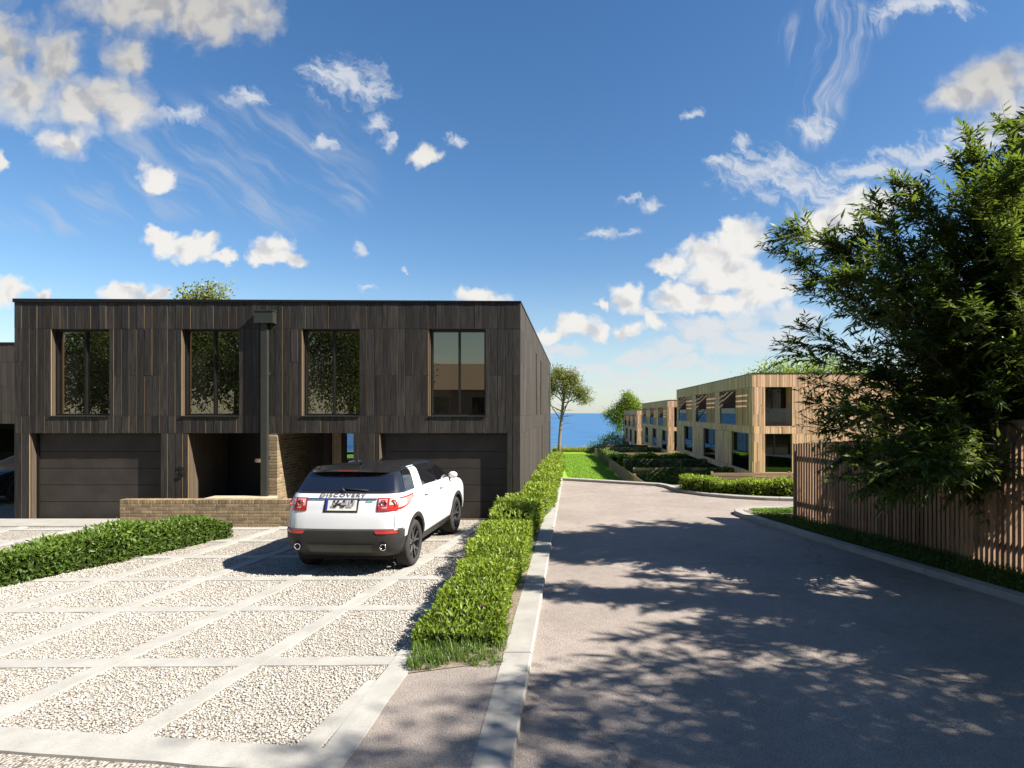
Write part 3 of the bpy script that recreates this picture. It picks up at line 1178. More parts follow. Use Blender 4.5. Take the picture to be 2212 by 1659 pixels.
# ------------------------------------------------------------------ dark timber house on the left
HX0, HX1, HY, HY1, HT = -13.90, -1.33, 14.90, 34.0, 5.40
WINS = [(-12.98, -11.54, 2.585, 4.735), (-9.74, -8.32, 2.585, 4.735), (-6.75, -5.33, 2.585, 4.735), (-3.59, -2.20, 2.585, 4.735)]
GARS = [(-13.50, -10.26, 0, 2.15), (-4.82, -1.66, 0, 2.15)]
PORCH = (-9.58, -5.48, 0, 2.15)
OPEN = WINS + GARS + [PORCH]

house = empty('timber_house', ((HX0 + HX1) / 2, HY, 0))
tag(house, 'long two-storey house clad in charred dark timber boards with two garage doors', 'house')
INVH = Matrix.Translation((-(HX0 + HX1) / 2, -HY, 0))


def hp(o):
    o.matrix_parent_inverse = INVH
    return o


# core wall behind the boards
m = MB()
for a, b, c, d in joined_boxes(OPEN, HX0 + .01, HX1 - .03, -.05, HT):
    m.box(a, b, HY + .03, HY + .26, c, d)
m.box(HX0 + .01, HX0 + .25, HY + .26, HY1, -.05, HT)
m.box(HX1 - .28, HX1 - .03, HY + .26, HY1, -.6, HT)
for a, b, c, d in joined_boxes([(-13.5, -11.6, .1, 2.2)], HX0 + .25, HX1 - .28, -.6, HT):
    m.box(a, b, HY1 - .25, HY1, c, d)
m.box(HX0 + .25, HX1 - .28, HY + .26, HY1 - .25, 2.25, 2.5)      # floor slab
hp(m.build('wall', REVEAL, house))
m = MB()
m.box(HX0 + .25, HX1 - .28, HY + .26, HY1 - .25, HT - .28, HT - .05)
hp(m.build('roof', METAL, house))
# metal flashing round the roof edge, a touch higher towards the left
m = MB()
m.quadbox((HX0 - .02, HY - .03), (HX1 + .02, HY - .03), (HX1 + .02, HY + .30), (HX0 - .02, HY + .30), HT - .0, [HT + .09, HT + .03, HT + .03, HT + .09])
m.quadbox((HX1 - .30, HY + .30), (HX1 + .02, HY + .30), (HX1 + .02, HY1), (HX1 - .30, HY1), HT, HT + .03)
m.quadbox((HX0 - .02, HY + .30), (HX0 + .3, HY + .30), (HX0 + .3, HY1), (HX0 - .02, HY1), HT, HT + .09)
hp(m.build('roof_edge', METAL, house))

# boards of the front, one object each
NCOL = 66
CWD = (HX1 - HX0) / NCOL
PLK = {}


def plank(x, w, z0, z1):
    key = (round(w, 3), round(z1 - z0, 3))
    if key not in PLK:
        b = MB()
        g = .0065
        b.box(-w / 2 + g, w / 2 - g, 0, .03, .0025, z1 - z0 - .0025, ms=(0, 0, 0, 1, 0, 0))
        PLK[key] = b.mesh('plank', [CHAR, RAWEDGE])
    o = link('plank', PLK[key], house, (x + w / 2, HY - random.choice((0, .001, .003, .005)), z0))
    return hp(o)


NPL = 0
for i in range(NCOL):
    xa, xb = HX0 + i * CWD, HX0 + (i + 1) * CWD
    for z0, z1 in ((4.74, HT), (2.58, 4.74), (2.15, 2.58), (0.0, 2.15)):
        # parts of this column not lost to an opening
        spans = [(xa, xb)]
        for o in OPEN:
            if o[2] < (z0 + z1) / 2 < o[3]:
                ns = []
                for a, b in spans:
                    if o[1] <= a or o[0] >= b:
                        ns.append((a, b))
                    else:
                        if o[0] - a > .03:
                            ns.append((a, o[0]))
                        if b - o[1] > .03:
                            ns.append((o[1], b))
                spans = ns
        for a, b in spans:
            if z0 == 2.58 and i % 2 == (1 if (i // 9) % 2 else 0):
                zm = 3.58 if i % 4 else 3.92
                plank(a, b - a, z0, zm)
                plank(a, b - a, zm, z1)
            else:
                plank(a, b - a, z0, z1)

# boards of the side wall: thin in the photograph, joined
SLOTS = [(20.9, 21.6, 2.62, 4.71), (23.55, 24.45, 2.62, 4.71), (31.4, 32.6, 2.62, 4.60), (24.7, 25.4, .1, 2.2), (31.4, 32.6, .1, 2.2)]
m = MB()
y = HY
while y < HY1:
    w = .19
    for z0, z1 in ((4.74, HT), (2.58, 4.74), (2.15, 2.58), (-.5, 2.15)):
        zs = [z0, z1]
        if z0 == 2.58 or z0 < 0:
            zs = [z0, z0 + random.choice((.7, 1.0, 1.3)), z1]
        if any(s[0] < y + w / 2 < s[1] and s[2] < (z0 + z1) / 2 < s[3] for s in SLOTS):
            if z0 == -.5:
                continue
            continue
        for a, b in zip(zs, zs[1:]):
            dx = random.uniform(-.004, .002)
            m.box(HX1 - .03, HX1 + dx, y + .004, y + w - .004, a + .002, b - .002, t=random.random())
    y += w
o = hp(m.build('side_boards', CHARS, house))
o['kind'] = 'stuff'
for s in SLOTS:
    b = MB()
    b.box(HX1 - .10, HX1 - .025, s[0], s[1], s[2] - .02, s[2])
    b.box(HX1 - .10, HX1 - .025, s[0], s[1], s[3], s[3] + .02)
    fr = hp(b.build('window', METAL, house))
    b = MB()
    b.box(HX1 - .028, HX1 - .022, s[0] + .01, s[1] - .01, s[2] + .002, s[3] - .002)
    b.build('pane', PANE, fr)

# front windows: deep reveal, dark frame, two panes
for k, (a, b, c, d) in enumerate(WINS):
    q = MB()
    q.box(a + .002, a + .045, HY + .12, HY + .26, c, d)
    q.box(b - .045, b - .002, HY + .12, HY + .26, c, d)
    q.box(a + .045, b - .045, HY + .12, HY + .26, c + .002, c + .05)
    q.box(a + .045, b - .045, HY + .12, HY + .26, d - .05, d - .002)
    w = hp(q.build('window', METAL, house))
    xm = (a + b) / 2 + .02
    q = MB()
    q.box(xm - .022, xm + .022, HY + .13, HY + .24, c + .05, d - .05)
    q.build('mullion', METAL, w)
    for x0, x1 in ((a + .045, xm - .022), (xm + .022, b - .045)):
        q = MB()
        q.box(x0, x1, HY + .19, HY + .20, c + .05, d - .05)
        q.build('pane', PANE, w)
    q = MB()
    q.quadbox((a - .02, HY - .035), (b + .02, HY - .035), (b + .02, HY + .12), (a - .02, HY + .12), c - .022, [c - .004, c - .004, c + .002, c + .002])
    q.build('sill', PIPE, w)

# garage doors: five horizontal panels
for a, b, c, d in GARS:
    g = MB()
    g.box(a, a + .06, HY + .17, HY + .26, 0, d)
    g.box(b - .06, b, HY + .17, HY + .26, 0, d)
    g.box(a + .06, b - .06, HY + .17, HY + .26, d - .05, d)
    gd = hp(g.build('garage_door', METAL, house))
    hgt = (d - .05) / 5
    for i in range(5):
        q = MB()
        q.box(a + .062, b - .062, HY + .20, HY + .24, i * hgt + .008, (i + 1) * hgt - .006)
        q.build('panel', GARAGE, gd)
    q = MB()
    q.box(a + .06, b - .06, HY + .235, HY + .25, 0, d - .05)
    q.build('backing', METAL, gd)

# recessed porch shared by both front doors, brick party wall between them
PW0, PW1 = -7.62, -7.365
PB = HY + 1.80
m = MB()
m.box(PORCH[0], PW0, PB, PB + .15, 0, 2.15)
m.box(PORCH[0] - .12, PORCH[0], HY + .26, PB, 0, 2.15)
m.box(PORCH[1], PORCH[1] + .12, HY + .26, PB, 0, 2.15)
m.box(PORCH[0], PORCH[1], HY + .26, PB + .15, 2.15, 2.25)
hp(m.build('porch_wall', DOORM, house))
m = MB()
m.box(PORCH[0], PORCH[1], HY - .0, PB + .2, -.01, .05)
hp(m.build('porch_floor', CONC, house))
# reveal boards on the sunlit left cheek of the porch
m = MB()
for i in range(9):
    m.box(PORCH[0] - .03, PORCH[0] + .004 + .003 * (i % 2), HY + .03 + i * .19, HY + .03 + (i + 1) * .19 - .007, .05, 2.145, t=random.random())
o = hp(m.build('reveal_boards', REVEAL, house))
o['kind'] = 'stuff'
# left front door
q = MB()
q.box(-9.42, -8.30, PB - .06, PB - .005, .05, 2.12)
dr = hp(q.build('front_door', DOORM, house))
q = MB()
q.box(-8.85, -8.52, PB - .075, PB - .06, 1.28, 1.38)
q.build('letter_plate', CHROME, dr)
q = MB()
q.box(-8.26, -7.68, PB - .05, PB - .02, .05, 2.12)
sp = hp(q.build('side_light', METAL, house))
q = MB()
q.box(-8.20, -7.74, PB - .058, PB - .05, .12, 2.06)
q.build('pane', PANE, sp)
# back of the right porch: boards, a curtained opening, a door and a narrow light
m = MB()
x = PW1
while x < -6.86:
    m.box(x + .004, min(x + .19, -6.82) - .004, PB - .03, PB, .05, 2.14, t=random.random())
    x += .19
m.box(PW1, -6.82, PB, PB + .05, .05, 2.14)
m.box(-6.82, -6.76, PB - .05, PB + .3, .05, 2.14, t=.2)
m.box(-6.46, -6.36, PB - .05, PB + .1, .05, 2.14, t=.2)
o = hp(m.build('porch_boards', CHARS, house))
o['kind'] = 'stuff'
q = MB()
for i in range(8):
    xx = -6.76 + i * .0375
    q.box(xx, xx + .037, PB + .06 + (.02 if i % 2 else 0), PB + .10, .05, 2.14)
hp(q.build('curtain', CURT, house))
q = MB()
q.box(-6.36, -6.33, PB - .05, PB + .04, .05, 2.14)
q.box(-6.03, -5.485, PB - .05, PB + .04, .05, 2.14)
q.box(-6.33, -6.03, PB - .05, PB + .04, 1.50, 1.56)
q.box(-6.33, -6.03, PB - .05, PB + .04, 2.08, 2.14)
dr = hp(q.build('front_door', DOORM, house))
for z0, z1 in ((.05, 1.50), (1.56, 2.08)):
    q = MB()
    q.box(-6.33, -6.03, PB - .01, PB, z0, z1)
    q.build('pane', BALU, dr)
# house number
fc = bpy.data.curves.new('house_number', 'FONT')
fc.body = '3'
fc.size = .42
fc.extrude = .008
fc.materials.append(METAL)
o = link('house_number', text_mesh(fc), house, (-9.86, HY - .022, 1.04))
o.rotation_euler = (math.radians(90), 0, 0)
hp(o)

# brick party wall, course by course
BRK = {}


def brick(parent, w, d, h, loc, mat=BRICK, name='brick', inv=None):
    key = (round(w, 3), round(d, 3), round(h, 3))
    if key not in BRK:
        b = MB()
        c = .006
        x, y, z = w / 2, d / 2, h / 2
        bmx = bmesh.new()
        bmesh.ops.create_cube(bmx, size=1, matrix=Matrix.Diagonal((w, d, h, 1)))
        bmesh.ops.bevel(bmx, geom=[e for e in bmx.edges], offset=c, segments=1, affect='EDGES')
        me = bpy.data.meshes.new(name)
        bmx.to_mesh(me)
        bmx.free()
        me.materials.append(mat)
        BRK[key] = me
    o = link(name, BRK[key], parent, loc)
    if inv is not None:
        o.matrix_parent_inverse = inv
    return o


pier = MB()
pier.box(PW0 + .012, PW1 - .012, HY + .012, PB - .002, 0, 2.149)
pier = hp(pier.build('brick_pier', MORTAR, house))
zc, row = .04, 0
while zc + .066 < 2.16:
    y = HY - (.11 if row % 2 else 0.0)
    first = True
    while y < PB - .02:
        ln = .2153
        a, b = max(y, HY), min(y + ln, PB - .01)
        if b - a > .04:
            o = brick(pier, PW1 - PW0, b - a, .066, ((PW0 + PW1) / 2, (a + b) / 2, zc + .033))
        y += ln + .01
    zc += .0765
    row += 1

# downpipe with hopper head
px0, px1 = -7.705, -7.552
q = MB()
q.box(px0 + .0, px1, HY - .15, HY - .045, .35, 4.98)
q.box(px0 - .015, px1 + .015, HY - .045, HY - .012, 3.6, 3.66)
q.box(px0 - .015, px1 + .015, HY - .045, HY - .012, 1.5, 1.56)
dp = hp(q.build('downpipe', PIPE, house))
q = MB()
q.box(-7.84, -7.38, HY - .21, HY - .012, 4.86, 5.17)
q.box(-7.855, -7.365, HY - .225, HY - .012, 5.15, 5.175)
q.build('hopper', PIPE, dp)

# ------------------------------------------------------------------ low brick wall in front of the porch
def brick_wall(name, x0, x1, y0, courses, label, z=0.0, flip=False):
    w = empty(name, ((x0 + x1) / 2, y0, z))
    tag(w, label, 'wall')
    inv = Matrix.Translation((-(x0 + x1) / 2, -y0, -z))
    q = MB()
    top = courses * .0765
    q.box(x0 + .006, x1 - .006, y0 + .008, y0 + .207, z - .02, z + top + .09)
    o = q.build('mortar_core', MORTAR, w)
    o.matrix_parent_inverse = inv
    for r in range(courses):
        x = x0 - (.125 if r % 2 else 0.0)
        while x < x1 - .03:
            a, b = max(x, x0), min(x + .238, x1)
            if b - a > .04:
                dy = random.uniform(-.003, .003)
                brick(w, b - a, .215, .066, ((a + b) / 2, y0 + .1075 + dy, z + r * .0765 + .034), inv=inv)
            x += .250
    x = x0
    k = 0
    while x < x1 - .03:
        b = min(x + .066, x1)
        brick(w, b - x, .219, .096, ((x + b) / 2, y0 + .1075 + random.uniform(-.003, .003), z + top + .05 + random.uniform(-.002, .002)), name='coping_brick', inv=inv)
        x += .0765
        k += 1
    return w


brick_wall('brick_wall', -10.58, -5.75, 13.97, 7, 'low brown brick wall with soldier coping behind the white car')
q = MB()
q.box(-8.9, -7.36, 14.20, 14.885, -.02, .60)
o = q.build('brick_plinth', MORTAR)
tag(o, 'sunlit pale brick plinth between the low wall and the downpipe', 'plinth')

# ------------------------------------------------------------------ neighbouring dark house at the left edge
nh = empty('timber_house', (-20, 23, 0))
tag(nh, 'lower dark timber house set back at the far left edge', 'house')
inv = Matrix.Translation((20, -23, 0))
m = MB()
for a, b, c, d in joined_boxes([(-24.5, -19.5, 0, 2.24)], -28, -13.95, -.05, 5.30):
    m.box(a, b, 23.03, 23.3, c, d)
m.box(-28, -13.95, 23.3, 33, 5.0, 5.28)
m.box(-24.5, -19.5, 25.0, 25.2, 0, 2.24)
m.box(-24.6, -24.5, 23.3, 25.0, 0, 2.24)
m.box(-19.5, -19.4, 23.3, 25.0, 0, 2.24)
m.build('wall', DARKIN, nh).matrix_parent_inverse = inv
m = MB()
x = -28
while x < -14:
    for z0, z1 in ((0, 2.24), (2.24, 2.68), (2.68, 3.7), (3.7, 4.6), (4.6, 5.3)):
        if z0 == 0 and -24.6 < x < -19.5:
            continue
        m.box(x + .004, x + .186, 23.0 - random.choice((0, .004, .008)), 23.03, z0 + .002, z1 - .002, t=random.random())
    x += .19
o = m.build('front_boards', CHARS, nh)
o.matrix_parent_inverse = inv
o['kind'] = 'stuff'
m = MB()
m.box(-28.05, -13.95, 22.97, 23.3, 5.3, 5.36)
m.build('roof_edge', METAL, nh).matrix_parent_inverse = inv
m = MB()
m.box(-24, -21.58, 24.94, 24.99, 1.05, 1.95)
m.build('window', PANE, nh).matrix_parent_inverse = inv
brick_wall('brick_wall', -22.6, -20.4, 21.0, 14, 'brown brick garden wall behind the black car at left edge')


# ------------------------------------------------------------------ cars
class CarShape:
    # z, rear y, front y, half width, rear corner r, front corner r
    S = [(.30, -2.08, 2.10, .84, .22, .3), (.40, -2.24, 2.24, .91, .24, .3), (.48, -2.29, 2.29, .945, .25, .35), (.62, -2.33, 2.31, .968, .26, .4), (.755, -2.33, 2.31, .972, .26, .42),
         (.775, -2.285, 2.31, .972, .26, .42), (.90, -2.275, 2.30, .974, .26, .42), (1.00, -2.262, 2.27, .974, .26, .44), (1.04, -2.25, 2.25, .972, .26, .46), (1.10, -2.238, 2.17, .966, .26, .46), (1.16, -2.225, 2.02, .958, .26, .45),
         (1.22, -2.205, 1.62, .948, .25, .40), (1.27, -2.180, 1.18, .935, .25, .34), (1.32, -2.145, 1.00, .915, .24, .30), (1.40, -2.085, .84, .885, .22, .28), (1.52, -1.99, .61, .835, .20, .25), (1.62, -1.91, .40, .785, .18, .22),
         (1.675, -1.86, .27, .735, .18, .2), (1.71, -1.78, .13, .66, .18, .2), (1.735, -1.60, -.10, .54, .18, .2), (1.75, -1.2, -.4, .3, .1, .1)]

    def __init__(s, zk=1.0):
        A = np.array(CarShape.S)
        s.z = A[:, 0] * zk
        s.A = A

    def par(s, z):
        return [float(np.interp(z, s.z, s.A[:, k])) for k in range(1, 6)]

    def rear(s, x, z, off=0.0):
        yr, yf, w, rr, rf = s.par(z)
        ax = min(abs(x), w - 1e-4)
        y = yr
        b = -.045 * (1 - (ax / w) ** 2)
        if ax > w - rr:
            y = yr + rr - math.sqrt(max(rr * rr - (ax - (w - rr)) ** 2, 0))
        return Vector((x, y + b - off, z))

    def side(s, y, z, off=0.0, sg=1):
        yr, yf, w, rr, rf = s.par(z)
        x = w
        if y < yr + rr:
            x = w - rr + math.sqrt(max(rr * rr - (yr + rr - y) ** 2, 0))
        elif y > yf - rf:
            x = w - rf + math.sqrt(max(rf * rf - (y - (yf - rf)) ** 2, 0))
        return Vector((sg * (x + off), y, z))

    def ring(s, i):
        yr, yf, w, rr, rf = s.A[i][1:6]
        z = s.z[i]
        half = []
        for k in range(7):
            half.append((k / 6 * (w - rr), yr))
        for k in range(1, 7):
            a = math.pi / 2 * k / 6
            half.append((w - rr + rr * math.sin(a), yr + rr - rr * math.cos(a)))
        n = 22
        for k in range(1, n):
            half.append((w, (yr + rr) + (yf - rf - yr - rr) * k / n))
        for k in range(0, 7):
            a = math.pi / 2 * k / 6
            half.append((w - rf + rf * math.cos(a), yf - rf + rf * math.sin(a)))
        for k in range(1, 6):
            half.append(((w - rf) * (1 - k / 5), yf))
        pts = []
        for x, y in half:
            b = 0
            if y < yr + rr + 1e-6:
                b = -.045 * (1 - (min(x, w) / w) ** 2)
            if y > yf - rf - 1e-6:
                b = .10 * (1 - (min(x, w) / w) ** 2)
            pts.append((x, y + b, z))
        return pts + [(-x, y, z_) for x, y, z_ in reversed(pts[1:-1])]


def qpatch(mb, fn, nu, nv, m=0):
    """fn(u, v) -> point; quad grid"""
    g = [[fn(i / nu, j / nv) for i in range(nu + 1)] for j in range(nv + 1)]
    i0 = len(mb.v)
    for row in g:
        for p in row:
            mb.v.append(tuple(p))
            mb.t.append(.5)
    for j in range(nv):
        for i in range(nu):
            a = i0 + j * (nu + 1) + i
            mb.f.append((a, a + 1, a + nu + 2, a + nu + 1))
            mb.m.append(m)


def bil(c):
    (a, b, cc, d) = c
    return lambda u, v: ((a[0] * (1 - u) + b[0] * u) * (1 - v) + (d[0] * (1 - u) + cc[0] * u) * v, (a[1] * (1 - u) + b[1] * u) * (1 - v) + (d[1] * (1 - u) + cc[1] * u) * v)


AX_R, AX_F, WR = -1.49, 1.36, .395


def make_car(name, label, loc, rz, body_mat, roof_mat, zk=1.0, group=None, lettering=True):
    S = CarShape(zk)
    car = empty(name, loc, rz)
    tag(car, label, 'car', group)
    # --- body shell with wheel wells cut out
    bm = bmesh.new()
    rings = [[bm.verts.new(p) for p in S.ring(i)] for i in range(len(S.S))]
    n = len(rings[0])
    for i in range(len(rings) - 1):
        for j in range(n):
            f = bm.faces.new((rings[i][j], rings[i][(j + 1) % n], rings[i + 1][(j + 1) % n], rings[i + 1][j]))
            c = f.calc_center_median()
            f.smooth = True
            zz = c.z / zk
            if zz < .50 or (zz < .765 and (c.y < -2.10 or c.y > 2.1)) or (zz < .66 and c.y < -1.9):
                f.material_index = 1
            elif zz > 1.335:
                f.material_index = 2
    bm.faces.new(list(reversed(rings[0]))).material_index = 1
    top = bm.faces.new(rings[-1])
    top.material_index = 2
    bmesh.ops.recalc_face_normals(bm, faces=bm.faces)
    me = bpy.data.meshes.new('body')
    bm.to_mesh(me)
    bm.free()
    for q in (body_mat, BLACKG, roof_mat, DARKIN):
        me.materials.append(q)
    body = link('body', me, car)
    cm = bpy.data.meshes.new('cut')
    bm = bmesh.new()
    for y in (AX_R, AX_F):
        for sg in (-1, 1):
            bmesh.ops.create_cone(bm, cap_ends=True, segments=40, radius1=.445, radius2=.445, depth=.62, matrix=Matrix.Translation((sg * .93, y, WR + .02)) @ Matrix.Rotation(math.pi / 2, 4, 'Y'))
    for f in bm.faces:
        f.material_index = 3
    bm.to_mesh(cm)
    bm.free()
    for q in (body_mat, BLACKG, roof_mat, DARKIN):
        cm.materials.append(q)
    cut = link('cut', cm)
    mod = body.modifiers.new('b', 'BOOLEAN')
    mod.operation = 'DIFFERENCE'
    mod.solver = 'EXACT'
    mod.object = cut
    dg = bpy.context.evaluated_depsgraph_get()
    dg.update()
    nm = bpy.data.meshes.new_from_object(body.evaluated_get(dg), depsgraph=dg)
    body.modifiers.clear()
    # the boolean runs in world space of both objects; cutter and body share the local frame only before the car is placed
    body.data = nm
    bpy.data.objects.remove(cut)
    nm.set_sharp_from_angle(angle=math.radians(38))
    Z = lambda z: z * zk

    def part(mb, nme, mats, parent=car, smooth=True, sharp=40):
        return mb.build(nme, mats, parent, smooth=smooth, sharp=sharp)

    # --- tailgate glass
    q = MB()
    f = bil(((-.80, 1.372), (.80, 1.372), (.70, 1.685), (-.70, 1.685)))
    qpatch(q, lambda u, v: S.rear(f(u, v)[0], Z(f(u, v)[1]), .006), 20, 8)
    rw = part(q, 'rear_window', CARGLASS)
    q = MB()
    q.tube([S.rear(-.02, Z(1.40), .03), S.rear(.40, Z(1.375), .025)], [.012, .006], 6)
    q.tube([S.rear(0, Z(1.36), .02), S.rear(-.03, Z(1.405), .035)], [.022, .018], 8)
    q.build('wiper', BLACKG, rw, smooth=True)
    # --- spoiler
    q = MB()
    def sp(u, v):
        x = (u * 2 - 1) * .74
        e = 1 - abs(u * 2 - 1) ** 6 * .55
        y = -1.60 - .42 * e * v
        z = 1.742 - .022 * abs(u * 2 - 1) ** 2 - .045 * v - .02 * (1 - e)
        return (x, y, Z(z))
    def spb(u, v):
        p = sp(u, v)
        return (p[0], p[1], p[2] - .035 - .03 * (1 - v))
    qpatch(q, sp, 24, 5)
    qpatch(q, lambda u, v: spb(1 - u, v), 24, 5)
    qpatch(q, lambda u, v: [a * (1 - v) + b * v for a, b in zip(spb(u, 1), sp(u, 1))], 24, 1)
    for u0 in (0, 1):
        qpatch(q, lambda u, v: [a * (1 - v) + b * v for a, b in zip(spb(u0, u if u0 else 1 - u), sp(u0, u if u0 else 1 - u))], 5, 1)
    spo = part(q, 'spoiler', roof_mat)
    q = MB()
    q.box(-.16, .16, -2.035, -2.02, Z(1.672), Z(1.685))
    q.build('brake_light', REDD, spo)
    q = MB()
    q.tube([(-.0, -1.42, Z(1.74)), (0, -1.56, Z(1.80)), (0, -1.62, Z(1.81))], [.035, .018, .004], 6)
    q.build('antenna_fin', BLACKP, spo, smooth=True)
    # --- side glass, pillars
    for sg in (1, -1):
        for nme, cs, mt in (('quarter_window', ((-1.90, 1.36), (-1.44, 1.345), (-1.30, 1.665), (-1.72, 1.655)), CARGLASS), ('pillar', ((-1.44, 1.32), (-1.02, 1.32), (-.93, 1.69), (-1.28, 1.69)), body_mat),
                           ('side_window', ((-1.00, 1.335), (-.14, 1.31), (-.10, 1.665), (-.90, 1.675)), CARGLASS), ('side_window', ((-.06, 1.31), (.92, 1.29), (.30, 1.63), (-.02, 1.665)), CARGLASS)):
            q = MB()
            f = bil(cs)
            qpatch(q, lambda u, v: S.side(f(u if sg > 0 else 1 - u, v)[0], Z(f(u if sg > 0 else 1 - u, v)[1]), .008 if mt is CARGLASS else .011, sg), 8, 6)
            part(q, nme, mt)
        # shut lines as thin dark strips of the door gaps
        q = MB()
        for yy, z0, z1 in ((-.10, .56, 1.31), (.95, .62, 1.24), (-1.02, .95, 1.31)):
            qpatch(q, lambda u, v: S.side(yy + (u - .5) * .008 * sg, Z(z0 + (z1 - z0) * v), .0025, sg), 1, 10)
        part(q, 'door_gap', BLACKG)
        for yy in (-.86, .12):
            q = MB()
            qpatch(q, lambda u, v: S.side(yy + (u - .5) * .17 * sg, Z(1.125 + .05 * v), .004, sg), 4, 2)
            q.tube([S.side(yy - .11, Z(1.162), .012, sg), S.side(yy - .06, Z(1.165), .035, sg), S.side(yy + .07, Z(1.165), .035, sg), S.side(yy + .11, Z(1.162), .012, sg)], .013, 6, 1)
            q.build('door_handle', [BLACKG, body_mat], car, smooth=True)
        # mirror
        q = MB()
        c = S.side(.80, Z(1.33), .13, sg)
        bmx = bmesh.new()
        bmesh.ops.create_uvsphere(bmx, u_segments=14, v_segments=8, radius=1, matrix=Matrix.Translation(c) @ Matrix.Diagonal((.10, .06, .072, 1)))
        mm = bpy.data.meshes.new('wing_mirror')
        bmx.to_mesh(mm)
        bmx.free()
        mm.materials.append(body_mat)
        mm.polygons.foreach_set('use_smooth', [True] * len(mm.polygons))
        mo = link('wing_mirror', mm, car)
        q = MB()
        q.tube([S.side(.82, Z(1.28), -.02, sg), c + Vector((-.03 * sg, 0, -.05))], [.035, .03], 6)
        q.build('mirror_arm', BLACKG, mo, smooth=True)
        # wheel-arch mouldings
        for yy in (AX_R, AX_F):
            q = MB()
            def arch(u, v):
                a = math.radians(-8 + 196 * u)
                r = .438 + .075 * v
                y, z = yy + r * math.cos(a), WR + .02 + r * math.sin(a)
                z = max(z, .30)
                return S.side(y, z, .012 + .004 * math.sin(math.pi * v), sg)
            qpatch(q, arch if sg < 0 else (lambda u, v: arch(1 - u, v)), 30, 3)
            qpatch(q, (lambda u, v: (lambda p: Vector((p.x - sg * .12 * v, p.y, p.z)))(arch(u, 0))) if sg < 0 else (lambda u, v: (lambda p: Vector((p.x - sg * .12 * v, p.y, p.z)))(arch(1 - u, 0))), 30, 1)
            part(q, 'wheel_arch', BLACKG)
        # tail light wrapping round the corner
        red, clr, drk = MB(), MB(), MB()
        def tl(mb, x0, x1, z0, z1, off, y1=None, zt=None):
            f = bil(((x0, z0), (x1, z0), (x1, z1), (x0, z1)))
            qpatch(mb, lambda u, v: S.rear(sg * f(u if sg > 0 else 1 - u, v)[0], Z(f(u if sg > 0 else 1 - u, v)[1]), off), 8, 4)
        def tls(mb, y0, y1, z0, z1, z0b, z1b, off):
            f = bil(((y0, z0), (y1, z0b), (y1, z1b), (y0, z1)))
            qpatch(mb, lambda u, v: S.side(f(u if sg > 0 else 1 - u, v)[0], Z(f(u if sg > 0 else 1 - u, v)[1]), off, sg), 8, 4)
        tl(drk, .575, .895, 1.055, 1.262, .008)
        tl(clr, .60, .74, 1.10, 1.245, .014)
        tl(red, .60, .895, 1.062, 1.098, .016)
        tl(red, .745, .895, 1.10, 1.15, .016)
        tl(red, .60, .66, 1.10, 1.14, .018)
        tl(clr, .77, .893, 1.152, 1.252, .014)
        tl(red, .69, .735, 1.13, 1.225, .018)
        tls(red, -2.19, -1.80, 1.066, 1.098, 1.15, 1.165, .016)
        tls(clr, -2.19, -1.64, 1.10, 1.240, 1.178, 1.248, .014)
        tls(red, -2.19, -1.60, 1.243, 1.258, 1.250, 1.262, .017)
        tls(drk, -2.20, -1.58, 1.055, 1.264, 1.20, 1.264, .006)
        t = part(drk, 'tail_light', REDD)
        part(red, 'red_lens', REDL, t)
        part(clr, 'clear_lens', CLEARL, t)
        for xx, rr in ((.685, .048), (.835, .045)):
            q = MB()
            p = S.rear(sg * xx, Z(1.18), .02)
            ring = [p + Vector((rr * math.cos(a), -.002, rr * math.sin(a))) for a in [2 * math.pi * k / 20 for k in range(20)]]
            q.tube(ring + [ring[0]], .011, 6, cap=False)
            q.build('light_ring', REDL, t, smooth=True)
        # bumper reflector
        q = MB()
        f = bil(((.60, .705), (.905, .705), (.905, .765), (.555, .765)))
        qpatch(q, lambda u, v: S.rear(sg * f(u if sg > 0 else 1 - u, v)[0], Z(f(u if sg > 0 else 1 - u, v)[1]), .008), 10, 2)
        part(q, 'reflector', REDL)
        # exhaust
        q = MB()
        c = S.rear(sg * .70, Z(.49), .015)
        ring = [c + Vector((.047 * math.cos(a), 0, .047 * math.sin(a))) for a in [2 * math.pi * k / 24 for k in range(24)]]
        q.tube(ring + [ring[0]], .010, 8, 0, cap=False)
        q.tube([c + Vector((0, .18, 0)), c + Vector((0, .004, 0))], .045, 20, 1)
        q.build('exhaust', [CHROME, DARKIN], car, smooth=True)
        # surround of the exhaust
        q = MB()
        qpatch(q, lambda u, v: S.rear(sg * (.70 + .13 * (.5 - .5 * v + v * .5) * math.cos(math.pi * u)), Z(.47 + .11 * math.sin(math.pi * u) * v), .008), 14, 2)
        part(q, 'exhaust_surround', DARKIN)
    # --- tailgate details
    q = MB()
    f = bil(((-.57, 1.240), (.57, 1.240), (.57, 1.258), (-.57, 1.258)))
    qpatch(q, lambda u, v: S.rear(f(u, v)[0], Z(f(u, v)[1]), .02), 12, 1)
    qpatch(q, lambda u, v: S.rear(f(u, v)[0], Z(1.240), .02 * (1 - v)), 12, 1)
    part(q, 'tailgate_strip', CHROME)
    q = MB()
    for xx in (-.86, .86):
        qpatch(q, lambda u, v: S.rear(xx + (u - .5) * .007, Z(.79 + .26 * v), .0025), 1, 6)
    qpatch(q, lambda u, v: S.rear(-.555 + 1.11 * u, Z(.765 + .006 * v), .004), 12, 1)
    part(q, 'tailgate_gap', BLACKG)
    # recessed plate housing
    q = MB()
    f = bil(((-.30, 1.03), (.27, 1.03), (.285, 1.25), (-.285, 1.25)))
    qpatch(q, lambda u, v: S.rear(f(u, v)[0], Z(f(u, v)[1]), .004), 8, 4)
    np_ = part(q, 'number_plate', BLACKG)
    pl = MB()
